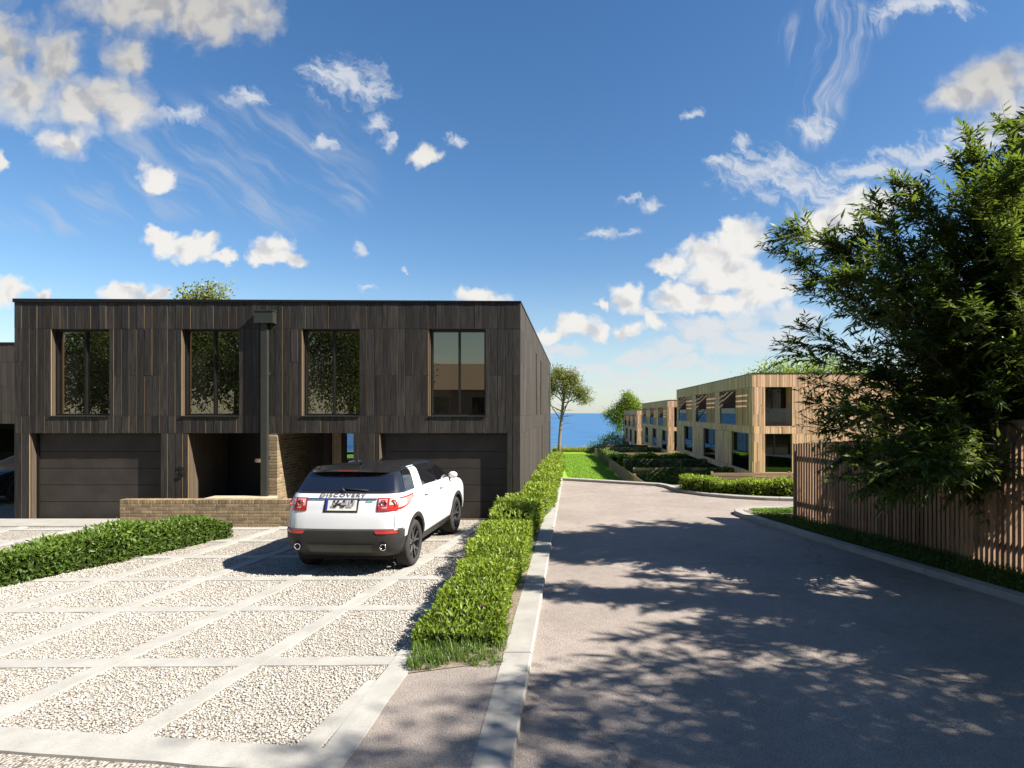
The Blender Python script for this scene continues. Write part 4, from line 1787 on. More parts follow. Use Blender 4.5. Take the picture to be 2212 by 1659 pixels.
    def cell(x0, x1, z0, z1, mi, off):
        qpatch(pl, lambda u, v: S.rear(x0 + (x1 - x0) * u, Z(z0 + (z1 - z0) * v), off), 1, 1, mi)
    cell(-.265, .25, 1.065, 1.235, 0, .012)
    cell(-.265, -.225, 1.07, 1.23, 3, .015)
    rr = random.Random(4)
    for i in range(14):
        for j in range(4):
            t = rr.random()
            if 0 < i < 13 and j in (1, 2, 3) and t < .62:
                x0 = -.20 + i * .032
                cell(x0, x0 + .0315, 1.075 + j * .038, 1.075 + (j + 1) * .038 - .0005, 1 if t < .28 else 2, .015)
    pl.build('plate_face', [PLATEW, PLATED, PLATEG, PLATEB], np_)
    q = MB()
    qpatch(q, lambda u, v: S.rear(.39 + .11 * u, Z(1.19 + .022 * v), .005), 2, 1)
    part(q, 'badge', GREENS)
    if lettering:
        fc = bpy.data.curves.new('lettering', 'FONT')
        fc.body = 'DISCOVERY'
        fc.size = .078
        fc.space_character = 1.26
        fc.extrude = .0012
        fc.offset = .0022
        fc.align_x = 'CENTER'
        fc.align_y = 'CENTER'
        fc.materials.append(MATS['badge_metal'])
        o = link('lettering', text_mesh(fc), car, S.rear(-.0, Z(1.298), .011))
        o.rotation_euler = (math.radians(56), 0, 0)
        o.scale = (1.52, 1, 1)
    # lower valance
    q = MB()
    f = bil(((-.50, .39), (.50, .39), (.54, .53), (-.54, .53)))
    qpatch(q, lambda u, v: S.rear(f(u, v)[0], Z(f(u, v)[1]), .010), 10, 3)
    part(q, 'valance', PIPE)
    # underside
    q = MB()
    q.box(-.72, .72, -1.95, 1.9, .20, .32)
    q.tube([(.2, -1.9, .25), (.2, -1.6, .25)], .06, 8)
    q.build('underbody', DARKIN, car)
    # --- wheels
    tyre = MB()
    W2 = .125
    prof = [(-W2 + .02, .275), (-W2, .30), (-W2 - .004, .345), (-W2 + .02, WR - .012), (-W2 + .05, WR)]
    prof = prof + [(-x, r) for x, r in reversed(prof)]
    tyre.lathe_x(prof, 48)
    tm = tyre.mesh('tyre', RUBBER, True)
    tread = MB()
    for k in range(60):
        a0, a1 = 2 * math.pi * (k + .12) / 60, 2 * math.pi * (k + .88) / 60
        for x0, x1 in ((-.085, -.048), (-.04, -.004), (.004, .04), (.048, .085)):
            r0, r1 = WR - .004, WR + .004
            P = [(x, r * math.cos(a), r * math.sin(a)) for x, r, a in ((x0, r1, a0), (x1, r1, a0), (x1, r1, a1), (x0, r1, a1))]
            tread.face(P)
    trm = tread.mesh('tread', RUBBER)
    rim = MB()
    rim.lathe_x([(.075, .292), (.10, .288), (.108, .278), (.07, .262), (-.08, .255), (-.10, .28)], 44, 0)
    for k in range(5):
        for dv in (-.20, .20):
            a = 2 * math.pi * k / 5 + math.pi / 2
            a1 = a + dv
            p0 = Vector((.075, .05 * math.cos(a + dv * .8), .05 * math.sin(a + dv * .8)))
            p1 = Vector((.082, .17 * math.cos(a + dv * .9), .17 * math.sin(a + dv * .9)))
            p2 = Vector((.095, .27 * math.cos(a1 * 1.0 + dv * .55), .27 * math.sin(a1 * 1.0 + dv * .55)))
            for s0, s1, w0, w1 in ((p0, p1, .022, .018), (p1, p2, .018, .015)):
                d = (s1 - s0).normalized()
                n = d.cross(Vector((1, 0, 0))).normalized()
                X = Vector((.022, 0, 0))
                A = [s0 - n * w0, s0 + n * w0, s1 + n * w1, s1 - n * w1]
                rim.face([p for p in A], 1)
                rim.face([A[0], A[3], A[3] - X, A[0] - X], 0)
                rim.face([A[1] - X, A[2] - X, A[2], A[1]], 0)
    rim.lathe_x([(.085, .0), (.085, .045), (.07, .06), (.03, .06)], 20, 0)
    rim.lathe_x([(.098, .292), (.103, .288), (.104, .283)], 44, 1)
    rm = rim.mesh('rim', [ALLOY, ALLOYL], False)
    disc = MB()
    disc.lathe_x([(.0, .0), (.0, .17), (-.02, .17)], 30)
    dm = disc.mesh('brake_disc', ALLOYL)
    for y in (AX_R, AX_F):
        for sg in (1, -1):
            w = link('wheel', tm, car, (sg * .835, y, WR))
            if sg < 0:
                w.rotation_euler = (0, 0, math.pi)
            link('tread', trm, w)
            link('rim', rm, w)
            link('brake_disc', dm, w)
    return car


plain('badge_metal', (.16, .12, .075), .35, .5, .3, var=.05)
# build at the origin first so that the boolean sees both meshes in the same frame, then park them
suv = make_car('parked_car', 'white off-road car with black roof parked on the gravel driveway, seen from behind', (0, 0, 0), 0, WHITEP, BLACKP)
suv.location = (-3.62, 11.93, .018)
suv.rotation_euler = (0, 0, math.radians(-3.1))
dark = make_car('parked_car', 'black car half out of frame at the left edge beside the dark house', (0, 0, 0), 0, BLACKP, BLACKP, zk=.80, lettering=False)
dark.location = (-17.25, 19.6, .0)
dark.rotation_euler = (0, 0, math.radians(168))

# ------------------------------------------------------------------ pale cedar terraces on the right
def terrace_parts(name, label, loc):
    """local frame: facade along +y from y=0 (near corner), facing -x at x=0; near end wall along +x, facing -y at y=0; z=0 underside"""
    t = empty(name, loc)
    tag(t, label, 'house', 'cedar terraces stepping down to the sea')
    LB, WB, HB = 25.2, 15.0, 5.97
    Z1, Z2, Z3, Z4 = .39, 2.57, 3.0, 5.21       # lower opening 0.39-2.57, upper 3.0-5.21
    bays = [(0.75, 9.0), (9.0, 17.25), (17.25, LB - .2)]
    clad = MB()

    def batten_x(y0, y1, z0, z1, p=.082):       # facade facing -x
        n = max(1, round((y1 - y0) / p))
        for k in range(n):
            a, b = y0 + (y1 - y0) * k / n, y0 + (y1 - y0) * (k + 1) / n
            zs = [z0, z1]
            if z1 - z0 > 1.5:
                zs = [z0, z0 + random.uniform(.5, z1 - z0 - .4), z1]
            for c, d in zip(zs, zs[1:]):
                clad.box(random.uniform(-.012, 0), .05, a + .006, b - .006, c + .010, d - .010, t=random.random())

    def batten_y(x0, x1, z0, z1, p=.082):       # end wall facing -y
        n = max(1, round((x1 - x0) / p))
        for k in range(n):
            a, b = x0 + (x1 - x0) * k / n, x0 + (x1 - x0) * (k + 1) / n
            zs = [z0, z1]
            if z1 - z0 > 1.5:
                zs = [z0, z0 + random.uniform(.5, z1 - z0 - .4), z1]
            for c, d in zip(zs, zs[1:]):
                clad.box(a + .006, b - .006, random.uniform(-.012, 0), .05, c + .002, d - .002, t=random.random())

    core = MB()
    upx, lox = [], []
    for a, b in bays:
        upx.append((a + 3.0, a + 6.95))        # open balcony; louvre screen before it
        lox.append((a, a + 3.9))
    allo = [(u[0], u[1], Z3, Z4) for u in upx] + [(b[0], b[0] + 3.0, Z3, Z4) for b in bays] + [(l[0], l[1], Z1, Z2) for l in lox]
    for a, b, c, d in joined_boxes(allo, .06, LB, .01, HB):
        core.box(.05, .22, a, b, c, d)
    for (z0, z1) in ((.005, Z1), (Z2, Z3), (Z4, HB)):
        batten_x(.0, LB, z0, z1)
    batten_x(0, .75, Z1, Z2)
    batten_x(0, .75, Z3, Z4)
    for i, (a, b) in enumerate(bays):
        batten_x(a + 6.95, b, Z3, Z4)
        batten_x(a + 3.9, b, Z1, Z2)
    # end wall with two openings
    eo = [(.70, 2.22, Z1, Z2), (.70, 2.22, Z3, Z4)]
    for a, b, c, d in joined_boxes(eo, .22, WB, .01, HB):
        core.box(a, b, .05, .25, c, d)
    for (z0, z1) in ((.005, Z1), (Z2, Z3), (Z4, HB)):
        batten_y(.055, WB, z0, z1)
    for z0, z1 in ((Z1, Z2), (Z3, Z4)):
        batten_y(.055, .70, z0, z1)
        batten_y(2.22, WB, z0, z1)
    # slabs, far walls, roof
    core.box(.22, WB, .25, LB, .01, .30)
    core.box(.22, WB, .25, LB, Z2 + .05, Z3 - .05)
    core.box(2.0, WB, .25, LB, Z4 + .1, Z4 + .35)
    core.box(WB - .2, WB, .25, LB, .30, HB - .01)
    core.box(.22, WB - .2, LB - .2, LB, .30, HB - .01)
    for i, (a, b) in enumerate(bays):          # party walls between balconies
        core.box(.22, 2.05, b - .22, b - .02, .30, Z4 + .02)
    # balcony roof: slats with three open slots
    slots = (.46, .80, 1.14)
    xs = [.22]
    for s in slots:
        xs += [s, s + .13]
    xs.append(2.0)
    for a, b in zip(xs[::2], xs[1::2]):
        core.box(a, b, .9, LB - .2, Z4 + .03, Z4 + .055)
    core.box(.22, 2.0, .25, .9, Z4 + .03, Z4 + .12)
    core.build('wall', BACKW, t)
    q = MB()
    q.box(2.05, 2.2, 1.9, LB - .2, .30, Z4 + .1)
    q.build('back_wall', BACKW, t)
    o = clad.build('cladding', CEDAR, t)
    o['kind'] = 'stuff'
    q = MB()
    q.box(-.03, WB, -.03, .12, HB, HB + .045)
    q.box(-.03, .12, .12, LB, HB, HB + .045)
    q.build('roof_edge', METAL, t)
    q = MB()
    q.box(3.0, 9.5, 6, 16, Z4 + .35, HB + .30)
    q.build('roof_box', CEDAR, t)
    # undercroft columns
    for yy in (1.6, 8.5, 16, 24):
        q = MB()
        q.box(.5, .8, yy, yy + .3, -1.6, .0)
        q.build('column', CEDAR, t)
    q = MB()
    q.box(3.4, WB, .4, LB, -1.7, .0)
    q.build('undercroft', DARKIN, t)

    def glazed(nme, fx, a, b, z0, z1, axis, mull):
        q = MB()
        w = .05
        def bx(p0, p1, c, d, th0, th1):
            if axis == 'x':
                q.box(fx + th0, fx + th1, p0, p1, c, d)
            else:
                q.box(p0, p1, fx + th0, fx + th1, c, d)
        bx(a, a + w, z0, z1, 0, .07)
        bx(b - w, b, z0, z1, 0, .07)
        bx(a + w, b - w, z0, z0 + w, 0, .07)
        bx(a + w, b - w, z1 - w, z1, 0, .07)
        for mm in mull:
            bx(mm - .05, mm + .05, z0 + w, z1 - w, 0, .07)
        fr = q.build(nme, METAL, t)
        q = MB()
        bx(a + w, b - w, z0 + w, z1 - w, .03, .036)
        q.build('pane', DPANE, fr)

    for (a, b), u, l in zip(bays, upx, lox):
        # louvre screen of slim vertical slats
        q = MB()
        n = 27
        for k in range(n):
            yy = a + .04 + (2.92) * k / n
            q.box(.0, .075, yy, yy + .035, Z3 + .02, Z4 - .02, t=random.random())
        q.box(.02, .055, a, a + 3.0, Z3, Z3 + .03)
        q.box(.02, .055, a, a + 3.0, Z4 - .03, Z4)
        o = q.build('louvre_screen', CEDAR, t)
        q = MB()
        q.box(.05, .065, u[0] + .03, u[1] - .03, Z3 + .04, Z3 + 1.05)
        bal = q.build('balustrade', BALU, t)
        q = MB()
        q.box(.04, .075, u[0] + .02, u[1] - .02, Z3, Z3 + .04)
        q.build('channel', METAL, bal)
        glazed('balcony_door', 1.98, u[0] - 1.2, u[1] - .7, Z3, Z4 - .05, 'x', (u[0] + .5, u[0] + 2.0))
        glazed('window', .17, l[0] + .02, l[1] - .02, Z1 + .01, Z2 - .01, 'x', (l[0] + 1.35,))
        q = MB()
        q.box(.05, .065, l[0] + .03, l[1] - .03, Z1 + .02, Z1 + 1.0)
        q.build('balustrade', BALU, t)
    # end wall openings
    q = MB()
    q.box(.70, 2.22, -.01, .06, Z3 - .045, Z3 - .002)
    q.box(.70, 2.22, -.02, .06, Z1 - .045, Z1 - .002)
    q.build('sill', CEDAR, t)
    glazed('window', .30, .72, 2.20, Z1 + .01, Z2 - .01, 'y', (1.32,))
    glazed('balcony_door', .9, .5, 2.8, Z3, Z4 - .02, 'y', (1.38,))
    q = MB()
    q.box(.72, 2.20, .05, .065, Z3 + .03, Z3 + 1.0)
    q.build('balustrade', BALU, t)
    q = MB()
    q.box(.72, 2.20, .05, .065, Z1 + .03, Z1 + 1.0)
    q.build('balustrade', BALU, t)
    q = MB()
    q.box(.6, .72, .25, 1.0, Z3 - .02, Z4 + .03)
    q.box(2.2, 2.3, .25, 1.0, Z3 - .02, Z4 + .03)
    q.build('reveal', CEDAR, t)
    return t


TA = terrace_parts('cedar_terrace', 'nearest pale cedar terrace with glazed corner windows beyond the road hedge', (10.10, 33.9, -1.09))
TB = copy_tree(TA)
TB.location = (10.35, 66.2, -1.91)
TB['label'] = 'middle pale cedar terrace of the row stepping down towards the sea'
TC = copy_tree(TA)
TC.location = (10.25, 97.5, -2.85)
TC['label'] = 'farthest and smallest cedar terrace, nearest the sea'

# ------------------------------------------------------------------ gardens in front of the terraces
def ivy_points(r, x0, x1, y, z0, z1, n):
    k = max(6, n // 60)
    cx, cz = r.uniform(x0, x1, k), r.uniform(z0, z1, k)
    rad = r.uniform(.25, .7, k)
    i = r.integers(0, k, n)
    x = cx[i] + r.normal(0, 1, n) * rad[i]
    z = cz[i] + r.normal(0, 1, n) * rad[i] * .6
    ok = (x > x0) & (x < x1) & (z > z0) & (z < z1 + .06)
    return np.stack([x[ok], np.full(ok.sum(), y) - np.abs(r.normal(0, .05, ok.sum())), z[ok]], 1)


def garden_wall(x0, x1, y, z0, z1, label, seed, nivy):
    r = np.random.default_rng(seed)
    w = empty('garden_wall', (x0, y, z0))
    tag(w, label, 'wall', 'slatted walls between the terrace gardens')
    inv = Matrix.Translation((-x0, -y, -z0))
    q = MB()
    q.box(x0, x1, y + .04, y + .20, z0 - .6, z1 - .01)
    q.build('backing', DARKIN, w).matrix_parent_inverse = inv
    n = max(3, int((z1 - z0) / .145))
    for k in range(n):
        a, b = z0 + (z1 - z0) * k / n, z0 + (z1 - z0) * (k + 1) / n
        q = MB()
        q.box(x0, x1, y - random.uniform(0, .015), y + .04, a + .01, b - .008)
        q.build('slat', SLAT, w).matrix_parent_inverse = inv
    P = ivy_points(r, x0, x1, y - .02, z0 - .1, z1, nivy)
    n = len(P)
    D = np.array([0, -.6, -.5]) + r.normal(0, .6, (n, 3))
    o = link('ivy', leaves('ivy', P, D, np.array([0, -1, .3]) + r.normal(0, .4, (n, 3)), .13 + r.random(n) * .07, .12, IVYL, 'diamond', r.random(n)), w)
    o.matrix_parent_inverse = inv
    return w


GW = [(38.0, -2.15, -.81, 'nearest ivy-grown slatted garden wall below the cedar terrace', 2400), (45.4, -2.2, -.83, 'second ivy-grown slatted garden wall from the road', 2000),
      (62.0, -2.6, -1.45, 'third slatted garden wall, beyond the clipped garden hedge', 1300), (71.0, -2.9, -1.42, 'fourth slatted garden wall, just under the middle terrace', 1300),
      (88.0, -3.4, -2.0, 'farthest dark garden wall near the coastal shrubs', 700)]
for i, (y, z0, z1, lab, n) in enumerate(GW):
    garden_wall(3.75, 10.6, y, z0, z1, lab, 50 + i, n)
zt = lambda x, y: terrain(x, y)
hedge('hedge', [(3.9, 53.8), (10.3, 53.8)], .7, .95, 420, .13, HEDGEL, 'sunlit clipped hedge across the terrace gardens', 21, zf=lambda x, y: -2.05)
hedge('hedge', [(4.0, 79.0), (10.3, 79.0)], .8, .9, 260, .17, HEDGEL, 'far pale hedge across the terrace gardens', 22, zf=lambda x, y: -3.1)
hedge('hedge', [(4.1, 60), (4.1, 84)], .9, 1.25, 200, .17, HEDGED, 'dark hedge running along the garden side of the lawn fence', 23, zf=lambda x, y: terrain(4, y))

# vertical batten fence between lawn and gardens, in bays
lf = empty('batten_fence', (3.55, 28, 0))
tag(lf, 'low batten fence running down between the lawn and the terrace gardens', 'fence')
inv = Matrix.Translation((-3.55, -28, 0))
fz = lambda y: terrain(3.5, y)
m = MB()
y = 27.0
while y < 113:
    if (y % 7.4) > .35 or True:
        z = fz(y)
        m.box(3.52, 3.56, y, y + .085, z - .25, z + .98 + random.uniform(-.02, .02), t=random.random())
    y += .135 if y < 60 else .2
o = m.build('battens', FENCE, lf)
o.matrix_parent_inverse = inv
o['kind'] = 'stuff'
for y in (28, 35.4, 42.8, 50.2, 57.6, 65, 72.4, 79.8, 87.2, 94.6, 102, 109):
    q = MB()
    q.box(3.50, 3.66, y, y + .16, fz(y) - .3, fz(y) + 1.05)
    q.build('post', FENCE, lf).matrix_parent_inverse = inv
q = MB()
for a, b in ((36, 74), (74, 113)):
    for dz in (.2, .8):
        q.quadbox((3.57, a), (3.60, a), (3.60, b), (3.57, b), [fz(a) + dz, fz(a) + dz, fz(b) + dz, fz(b) + dz], [fz(a) + dz + .07, fz(a) + dz + .07, fz(b) + dz + .07, fz(b) + dz + .07])
q.build('rail', FENCE, lf).matrix_parent_inverse = inv
# coastal shrubs, lawn edge grass
crown_tree('coastal_shrub', (7.4, 121, -4.9), .8, [(-1.3, 0, 1.4, 1.5), (.4, .3, 2.2, 1.8), (2.0, 0, 1.9, 1.6), (3.2, .5, 1.2, 1.3), (-2.2, -.4, .8, 1.0)], 420, .24, HEDGEL, 'round pale green coastal shrub beside the farthest terrace', 'shrub', seed=5, trunk_r=.1)
crown_tree('coastal_shrub', (3.9, 107, -4.5), .5, [(-.5, 0, .9, .9), (.7, 0, .9, 1.0), (-.3, 1, 1.3, .8)], 420, .2, HEDGED, 'dark low shrub at the end of the lawn fence', 'shrub', seed=6, trunk_r=.07)

n = 9000
P = np.stack([rng.uniform(-4, 3.9, n), rng.uniform(110.5, 116.2, n), np.zeros(n)], 1)
P[:, 2] = [terrain(a, b) for a, b in P[:, :2]]
o = link('tall_grass', grass_mesh('tall_grass', P, .62, TALLG, 3, .09, .6))
tag(o, 'strip of taller yellow-green grass along the cliff edge', 'grass', kind='stuff')
n = 60000
P = np.stack([rng.uniform(-3.2, 3.45, n), 30 + rng.random(n) ** 1.5 * 70, np.zeros(n)], 1)
P = P[P[:, 1] > np.array([kerb_y(a) for a in P[:, 0]]) + .3]
P[:, 2] = [terrain(a, b) - .005 for a, b in P[:, :2]]
o = link('grass', grass_mesh('grass', P, .09, GRASSL, 4, .035, .9))
tag(o, 'bright green mown grass of the lawn beyond the road end', 'grass', kind='stuff')

# ------------------------------------------------------------------ hedges near the road
def hz(x, y):
    return terrain(-1.0, y) if y > 24 else 0.0


hedge('hedge', [(-1.30, 6.62), (-1.27, 9.0), (-1.25, 12.0)], .86, .54, 2000, .058, HEDGEL, 'long bright green hedge between driveway and kerb beside the dark house', 11, ends=(3.2, 0), zf=hz)
big = [o for o in C.objects if o.get('label', '').startswith('long bright green hedge')][0]
h2 = hedge('hedge', [(-1.25, 11.9), (-1.24, 14.8), (-1.02, 15.6), (-1.0, 24), (-1.05, 34)], .86, .66, 620, .085, HEDGEL, 'long bright green hedge between driveway and kerb beside the dark house', 12, zf=hz)
# the second length is the same hedge: hang its parts on the first root
for ch in list(h2.children):
    mw = Matrix.Translation(h2.location) @ ch.matrix_parent_inverse
    ch.parent = big
    ch.matrix_parent_inverse = Matrix.Translation(-Vector(big.location)) @ mw
bpy.data.objects.remove(h2)
hedge('hedge', [(-9.7, 7.6), (-8.85, 9.4), (-7.55, 12.9)], .62, .54, 1500, .075, HEDGED, 'bushy green hedge dividing the two gravel driveways on the left', 13, ends=(0, .5))
hedge('hedge', [(3.75, 20.35), (4.4, 19.75), (5.3, 19.2), (6.3, 18.85), (7.6, 18.65), (11, 18.4), (16, 18.2)], .75, .50, 1000, .085, HEDGEL, 'clipped hedge curving behind the kerb below the cedar terrace', 14)
# planting strip and grass
mb = MB()
mb.face([(3.3, 21.6, .02), (3.75, 19.85, .02), (4.3, 19.2, .02), (5.2, 18.65, .02), (6.6, 18.15, .02), (24, 17.2, .02), (24, 20.5, .02), (6, 20.5, .02), (4.2, 21.3, .02)])
o = structure('planting_bed', mb, SOIL)

# low horizontal slat fence behind that hedge
sf = empty('slat_fence', (9, 20.1, 0))
tag(sf, 'low horizontal slat fence just behind the curving hedge', 'fence')
inv = Matrix.Translation((-9, -20.1, 0))
for k in range(5):
    q = MB()
    q.box(4.6, 18, 20.1, 20.14, .06 + k * .12, .16 + k * .12)
    q.build('slat', SLAT, sf).matrix_parent_inverse = inv
for x in (4.6, 7.2, 9.8, 12.4, 15, 17.9):
    q = MB()
    q.box(x, x + .08, 20.14, 20.22, -.5, .68)
    q.build('post', FENCE, sf).matrix_parent_inverse = inv

# verge between kerb and tall fence
vb = MB()
kin = [(5.1, 16.20), (4.72, 16.1), (4.47, 15.9), (4.40, 15.65), (4.45, 15.25), (4.66, 14.46), (5.07, 12.9), (5.78, 10.5), (6.41, 8.34), (6.96, 5.55), (7.2, 2), (7.2, -8)]
bm = bmesh.new()
f = bm.faces.new([bm.verts.new((x, y, .055)) for x, y in kin + [(12, -8), (12, 15.2), (9, 15.9), (6, 16.2)]])
bmesh.ops.triangulate(bm, faces=[f])
me = bpy.data.meshes.new('verge')
bm.to_mesh(me)
bm.free()
me.materials.append(SOIL)
if me.polygons[0].normal.z < 0:
    me.flip_normals()
structure('verge', me)
r = np.random.default_rng(77)
P0, P1 = np.array([5.37, 14.7]), np.array([8.5, 5.6])
FD = np.array([.3236, -.947])
n = 26000
s = r.uniform(-.6, 10.5, n)
off = r.random(n)
base = np.array([5.37, 14.7]) + s[:, None] * FD
# kerb inner x at each y, ground cover fills from kerb to fence
ky = np.array([a for _, a in kin])[::-1]
kx = np.array([a for a, _ in kin])[::-1]
xk = np.interp(base[:, 1], ky, kx) + .06
P = np.stack([xk + (base[:, 0] - .05 - xk) * off, base[:, 1], .06 + r.random(n) ** 2 * .11 * (off * .6 + .5)], 1)
o = link('ground_cover', leaves('ground_cover', P, r.normal(0, 1, (n, 3)) + np.array([-.2, -.2, .9]), r.normal(0, .5, (n, 3)) + np.array([0, 0, 1]), .045 + r.random(n) * .04, .024, HEDGED, 'diamond', r.random(n) * .6))
tag(o, 'low dark ground cover between the kerb and the tall batten fence', 'ground cover', kind='stuff')
n = 5000
P = np.stack([r.uniform(4.75, 7.4, n), r.uniform(15.55, 16.15, n), np.full(n, .055)], 1)
P = P[(P[:, 1] > 15.85) | (P[:, 0] > 5.15 + r.random(n) * .3)]
o = link('verge_grass', grass_mesh('verge_grass', P, .05, GRASSL, 8, .014, .8))
tag(o, 'small patch of short grass on the kerbed corner by the fence', 'grass', kind='stuff')

# long grass at the foot of the near hedge
n = 3600
y = 6.10 + np.abs(rng.normal(0, .5, n))
x = -1.74 + rng.random(n) * 1.0
ok = (y > 6.12 + .10 * np.sin(x * 9) + .08 * rng.random(n)) & (np.sin(x * 21 + 2) * np.sin(y * 17) > -.75 * rng.random(n))
P = np.stack([x, y, .04 + 0 * x], 1)[ok]
o = link('tuft_grass', grass_mesh('tuft_grass', P, .07 + .085 * np.clip((P[:, 1] - 6.1) / 1.2, 0, 1), HEDGED, 9, .009, 1.0))
tag(o, 'loose long grass at the near foot of the driveway hedge', 'grass', kind='stuff')
m = MB()
m.face([(-1.74, 6.05, .020), (-.752, 6.2, .084), (-.752, 23.6, .060), (-1.74, 14.8, .020)])
structure('hedge_bed', m, SOIL)
n = 34
c = np.stack([rng.uniform(-1.68, -.9, n), rng.uniform(6.7, 8.6, n), rng.uniform(.16, .36, n)], 1)
k = 6
P = np.repeat(c, k, 0) + rng.normal(0, .004, (n * k, 3))
o = link('blossom', leaves('blossom', P, rng.normal(0, 1, (n * k, 3)) + np.array([0, -.3, .5]), rng.normal(0, 1, (n * k, 3)), .022, .014, PETAL))
tag(o, 'small purple blossoms in the grass by the hedge', 'flowers', kind='stuff')

# ------------------------------------------------------------------ tall batten fence on the right
tf = empty('batten_fence', (6.5, 11, 0))
tag(tf, 'tall vertical batten fence along the right kerb under the overhanging bush', 'fence')
inv = Matrix.Translation((-6.5, -11, 0))
ang = math.atan2(FD[1], FD[0])
BT = {}
s = 0.0
while s < 9.2:
    wdt = .058
    step = s >= 4.07
    top = (1.90 + .085 * s) if not step else 2.40 + .11 * (s - 4.07)
    top = round(top * 50) / 50
    if top not in BT:
        q = MB()
        q.box(0, wdt, 0, .045, .06, top)
        BT[top] = q.mesh('batten', FENCE)
    o = link('batten', BT[top], tf, (5.37 + FD[0] * s, 14.7 + FD[1] * s, 0))
    o.rotation_euler = (0, 0, ang)
    o.matrix_parent_inverse = inv
    s += .0895
for z, s0, s1 in ((.45, 0, 9.2), (1.55, 0, 9.2), (2.2, 4.07, 9.2)):
    q = MB()
    q.box(s0, s1, .047, .085, z, z + .09)
    o = q.build('rail', FENCE, tf, (5.37, 14.7, 0))
    o.rotation_euler = (0, 0, ang)
    o.matrix_parent_inverse = inv
for s0 in (.05, 2.0, 4.02, 6.1, 8.2):
    q = MB()
    q.box(s0, s0 + .09, .087, .177, 0, 1.8 if s0 < 3 else 2.35)
    o = q.build('post', FENCE, tf, (5.37, 14.7, 0))
    o.rotation_euler = (0, 0, ang)
    o.matrix_parent_inverse = inv


# ------------------------------------------------------------------ big lance-leaved bush behind the fence
def w(px, py, y):
    return np.array([(px - CX) / F * y, y, H - (py - CY) / F * y])


def lance_bush(name, base, tips, label, seed, twigs=30, group=None, spread=.9, lsz=.15):
    r = np.random.default_rng(seed)
    random.seed(seed)
    root = empty(name, base)
    tag(root, label, 'tree', group)
    inv = Matrix.Translation((-base[0], -base[1], -base[2]))
    mb = MB()
    P, D, U, T = [], [], [], []
    for tip in tips:
        tip = np.asarray(tip, float)
        b0 = np.array([base[0] + r.normal(0, spread * .4), base[1] + r.normal(0, spread * .4), base[2]])
        L = np.linalg.norm(tip - b0)
        # shoot rises, then arches over to its tip
        c1 = b0 + np.array([0, 0, max(L * .45, tip[2] * .7)]) + (tip - b0) * np.array([.12, .12, 0]) + r.normal(0, .15, 3)
        ts = np.linspace(0, 1, 13)[:, None]
        cv = (1 - ts) ** 2 * b0 + 2 * ts * (1 - ts) * c1 + ts ** 2 * tip
        mb.tube([Vector(q) for q in cv], [max(.035 * (1 - t) + .003, .003) for t in ts[:, 0]], 5, cap=False)
        nt = int(twigs * (.6 + L / 10))
        for k in range(nt):
            t = 1 - (r.random() ** 1.35) * .74 if k > 1 else .995
            q = (1 - t) ** 2 * b0 + 2 * t * (1 - t) * c1 + t * t * tip
            tan = 2 * (1 - t) * (c1 - b0) + 2 * t * (tip - c1)
            tan /= np.linalg.norm(tan)
            o = r.normal(0, 1, 3)
            d = tan * (.55 + .8 * (t > .9)) + o * .55 + np.array([0, 0, .12])
            d /= np.linalg.norm(d)
            tl = r.uniform(.30, .78) * (1.15 - .45 * t)
            e = q + d * tl + np.array([0, 0, -.10 * tl])
            mb.tube([Vector(q), Vector(e)], [.006, .002], 3, cap=False)
            nl = int(r.integers(9, 17))
            side = np.cross(d, [0, 0, 1.0])
            side /= max(np.linalg.norm(side), 1e-6)
            tt = r.normal(.42, .22) + .3 * (t - .6) + (.22 if tip[0] / tip[1] < .50 else 0)  # left-hand shoots get a lighter tint: sunlight put into the leaf colour
            for j in range(nl):
                f = .12 + .88 * (j + .5) / nl
                sg = 1 if j % 2 else -1
                P.append(q + (e - q) * f)
                D.append(d * .75 + side * sg * (.75 if j < nl - 1 else .1) + np.array([0, 0, -.10]) + r.normal(0, .22, 3))
                U.append(np.array([0, 0, 1.0]) + r.normal(0, .35, 3))
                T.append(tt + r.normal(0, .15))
    n = len(P)
    st = mb.build('stems', BARK, root, smooth=True)
    st.matrix_parent_inverse = inv
    Ln = lsz * np.exp(r.normal(0, .25, n))
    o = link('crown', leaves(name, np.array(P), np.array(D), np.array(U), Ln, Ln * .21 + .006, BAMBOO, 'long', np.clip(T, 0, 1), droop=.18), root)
    o.matrix_parent_inverse = inv
    return root


TIPS = [(784, 238, 11.6), (794, 230, 11.4), (806, 232, 11.2), (790, 255, 11.5), (800, 266, 11), (818, 240, 11), (830, 244, 10.8), (810, 292, 10.8), (822, 278, 11), (840, 256, 11), (835, 290, 11),
        (792, 352, 10.8), (800, 342, 11), (806, 332, 11.2), (812, 384, 10.6), (816, 404, 10.6), (822, 380, 11), (830, 350, 11),
        (856, 240, 10.8), (862, 234, 10.6), (874, 208, 10.8), (882, 222, 10.5), (903, 186, 10.6), (894, 200, 10.8), (922, 194, 10.7), (918, 210, 10.4), (890, 250, 10.5),
        (960, 166, 10.4), (968, 144, 10.5), (978, 164, 10.2), (985, 180, 10), (1008, 132, 10.4), (1014, 150, 10), (1026, 134, 10.2), (1040, 112, 10.2), (1060, 140, 10), (1085, 110, 9.8),
        (826, 428, 10.6), (846, 448, 9.9), (862, 460, 9.7), (878, 474, 9.3), (892, 466, 9.2), (905, 460, 9.2), (926, 456, 8.9), (940, 460, 8.7), (866, 436, 9.8), (890, 440, 9.5), (920, 436, 9.2), (838, 420, 10.4), (955, 444, 9), (848, 478, 9.6), (866, 486, 9.4), (884, 492, 9.1), (906, 484, 8.9), (930, 480, 8.7), (948, 468, 8.6), (912, 470, 9.0), (838, 462, 9.9)]
rr = np.random.default_rng(5)
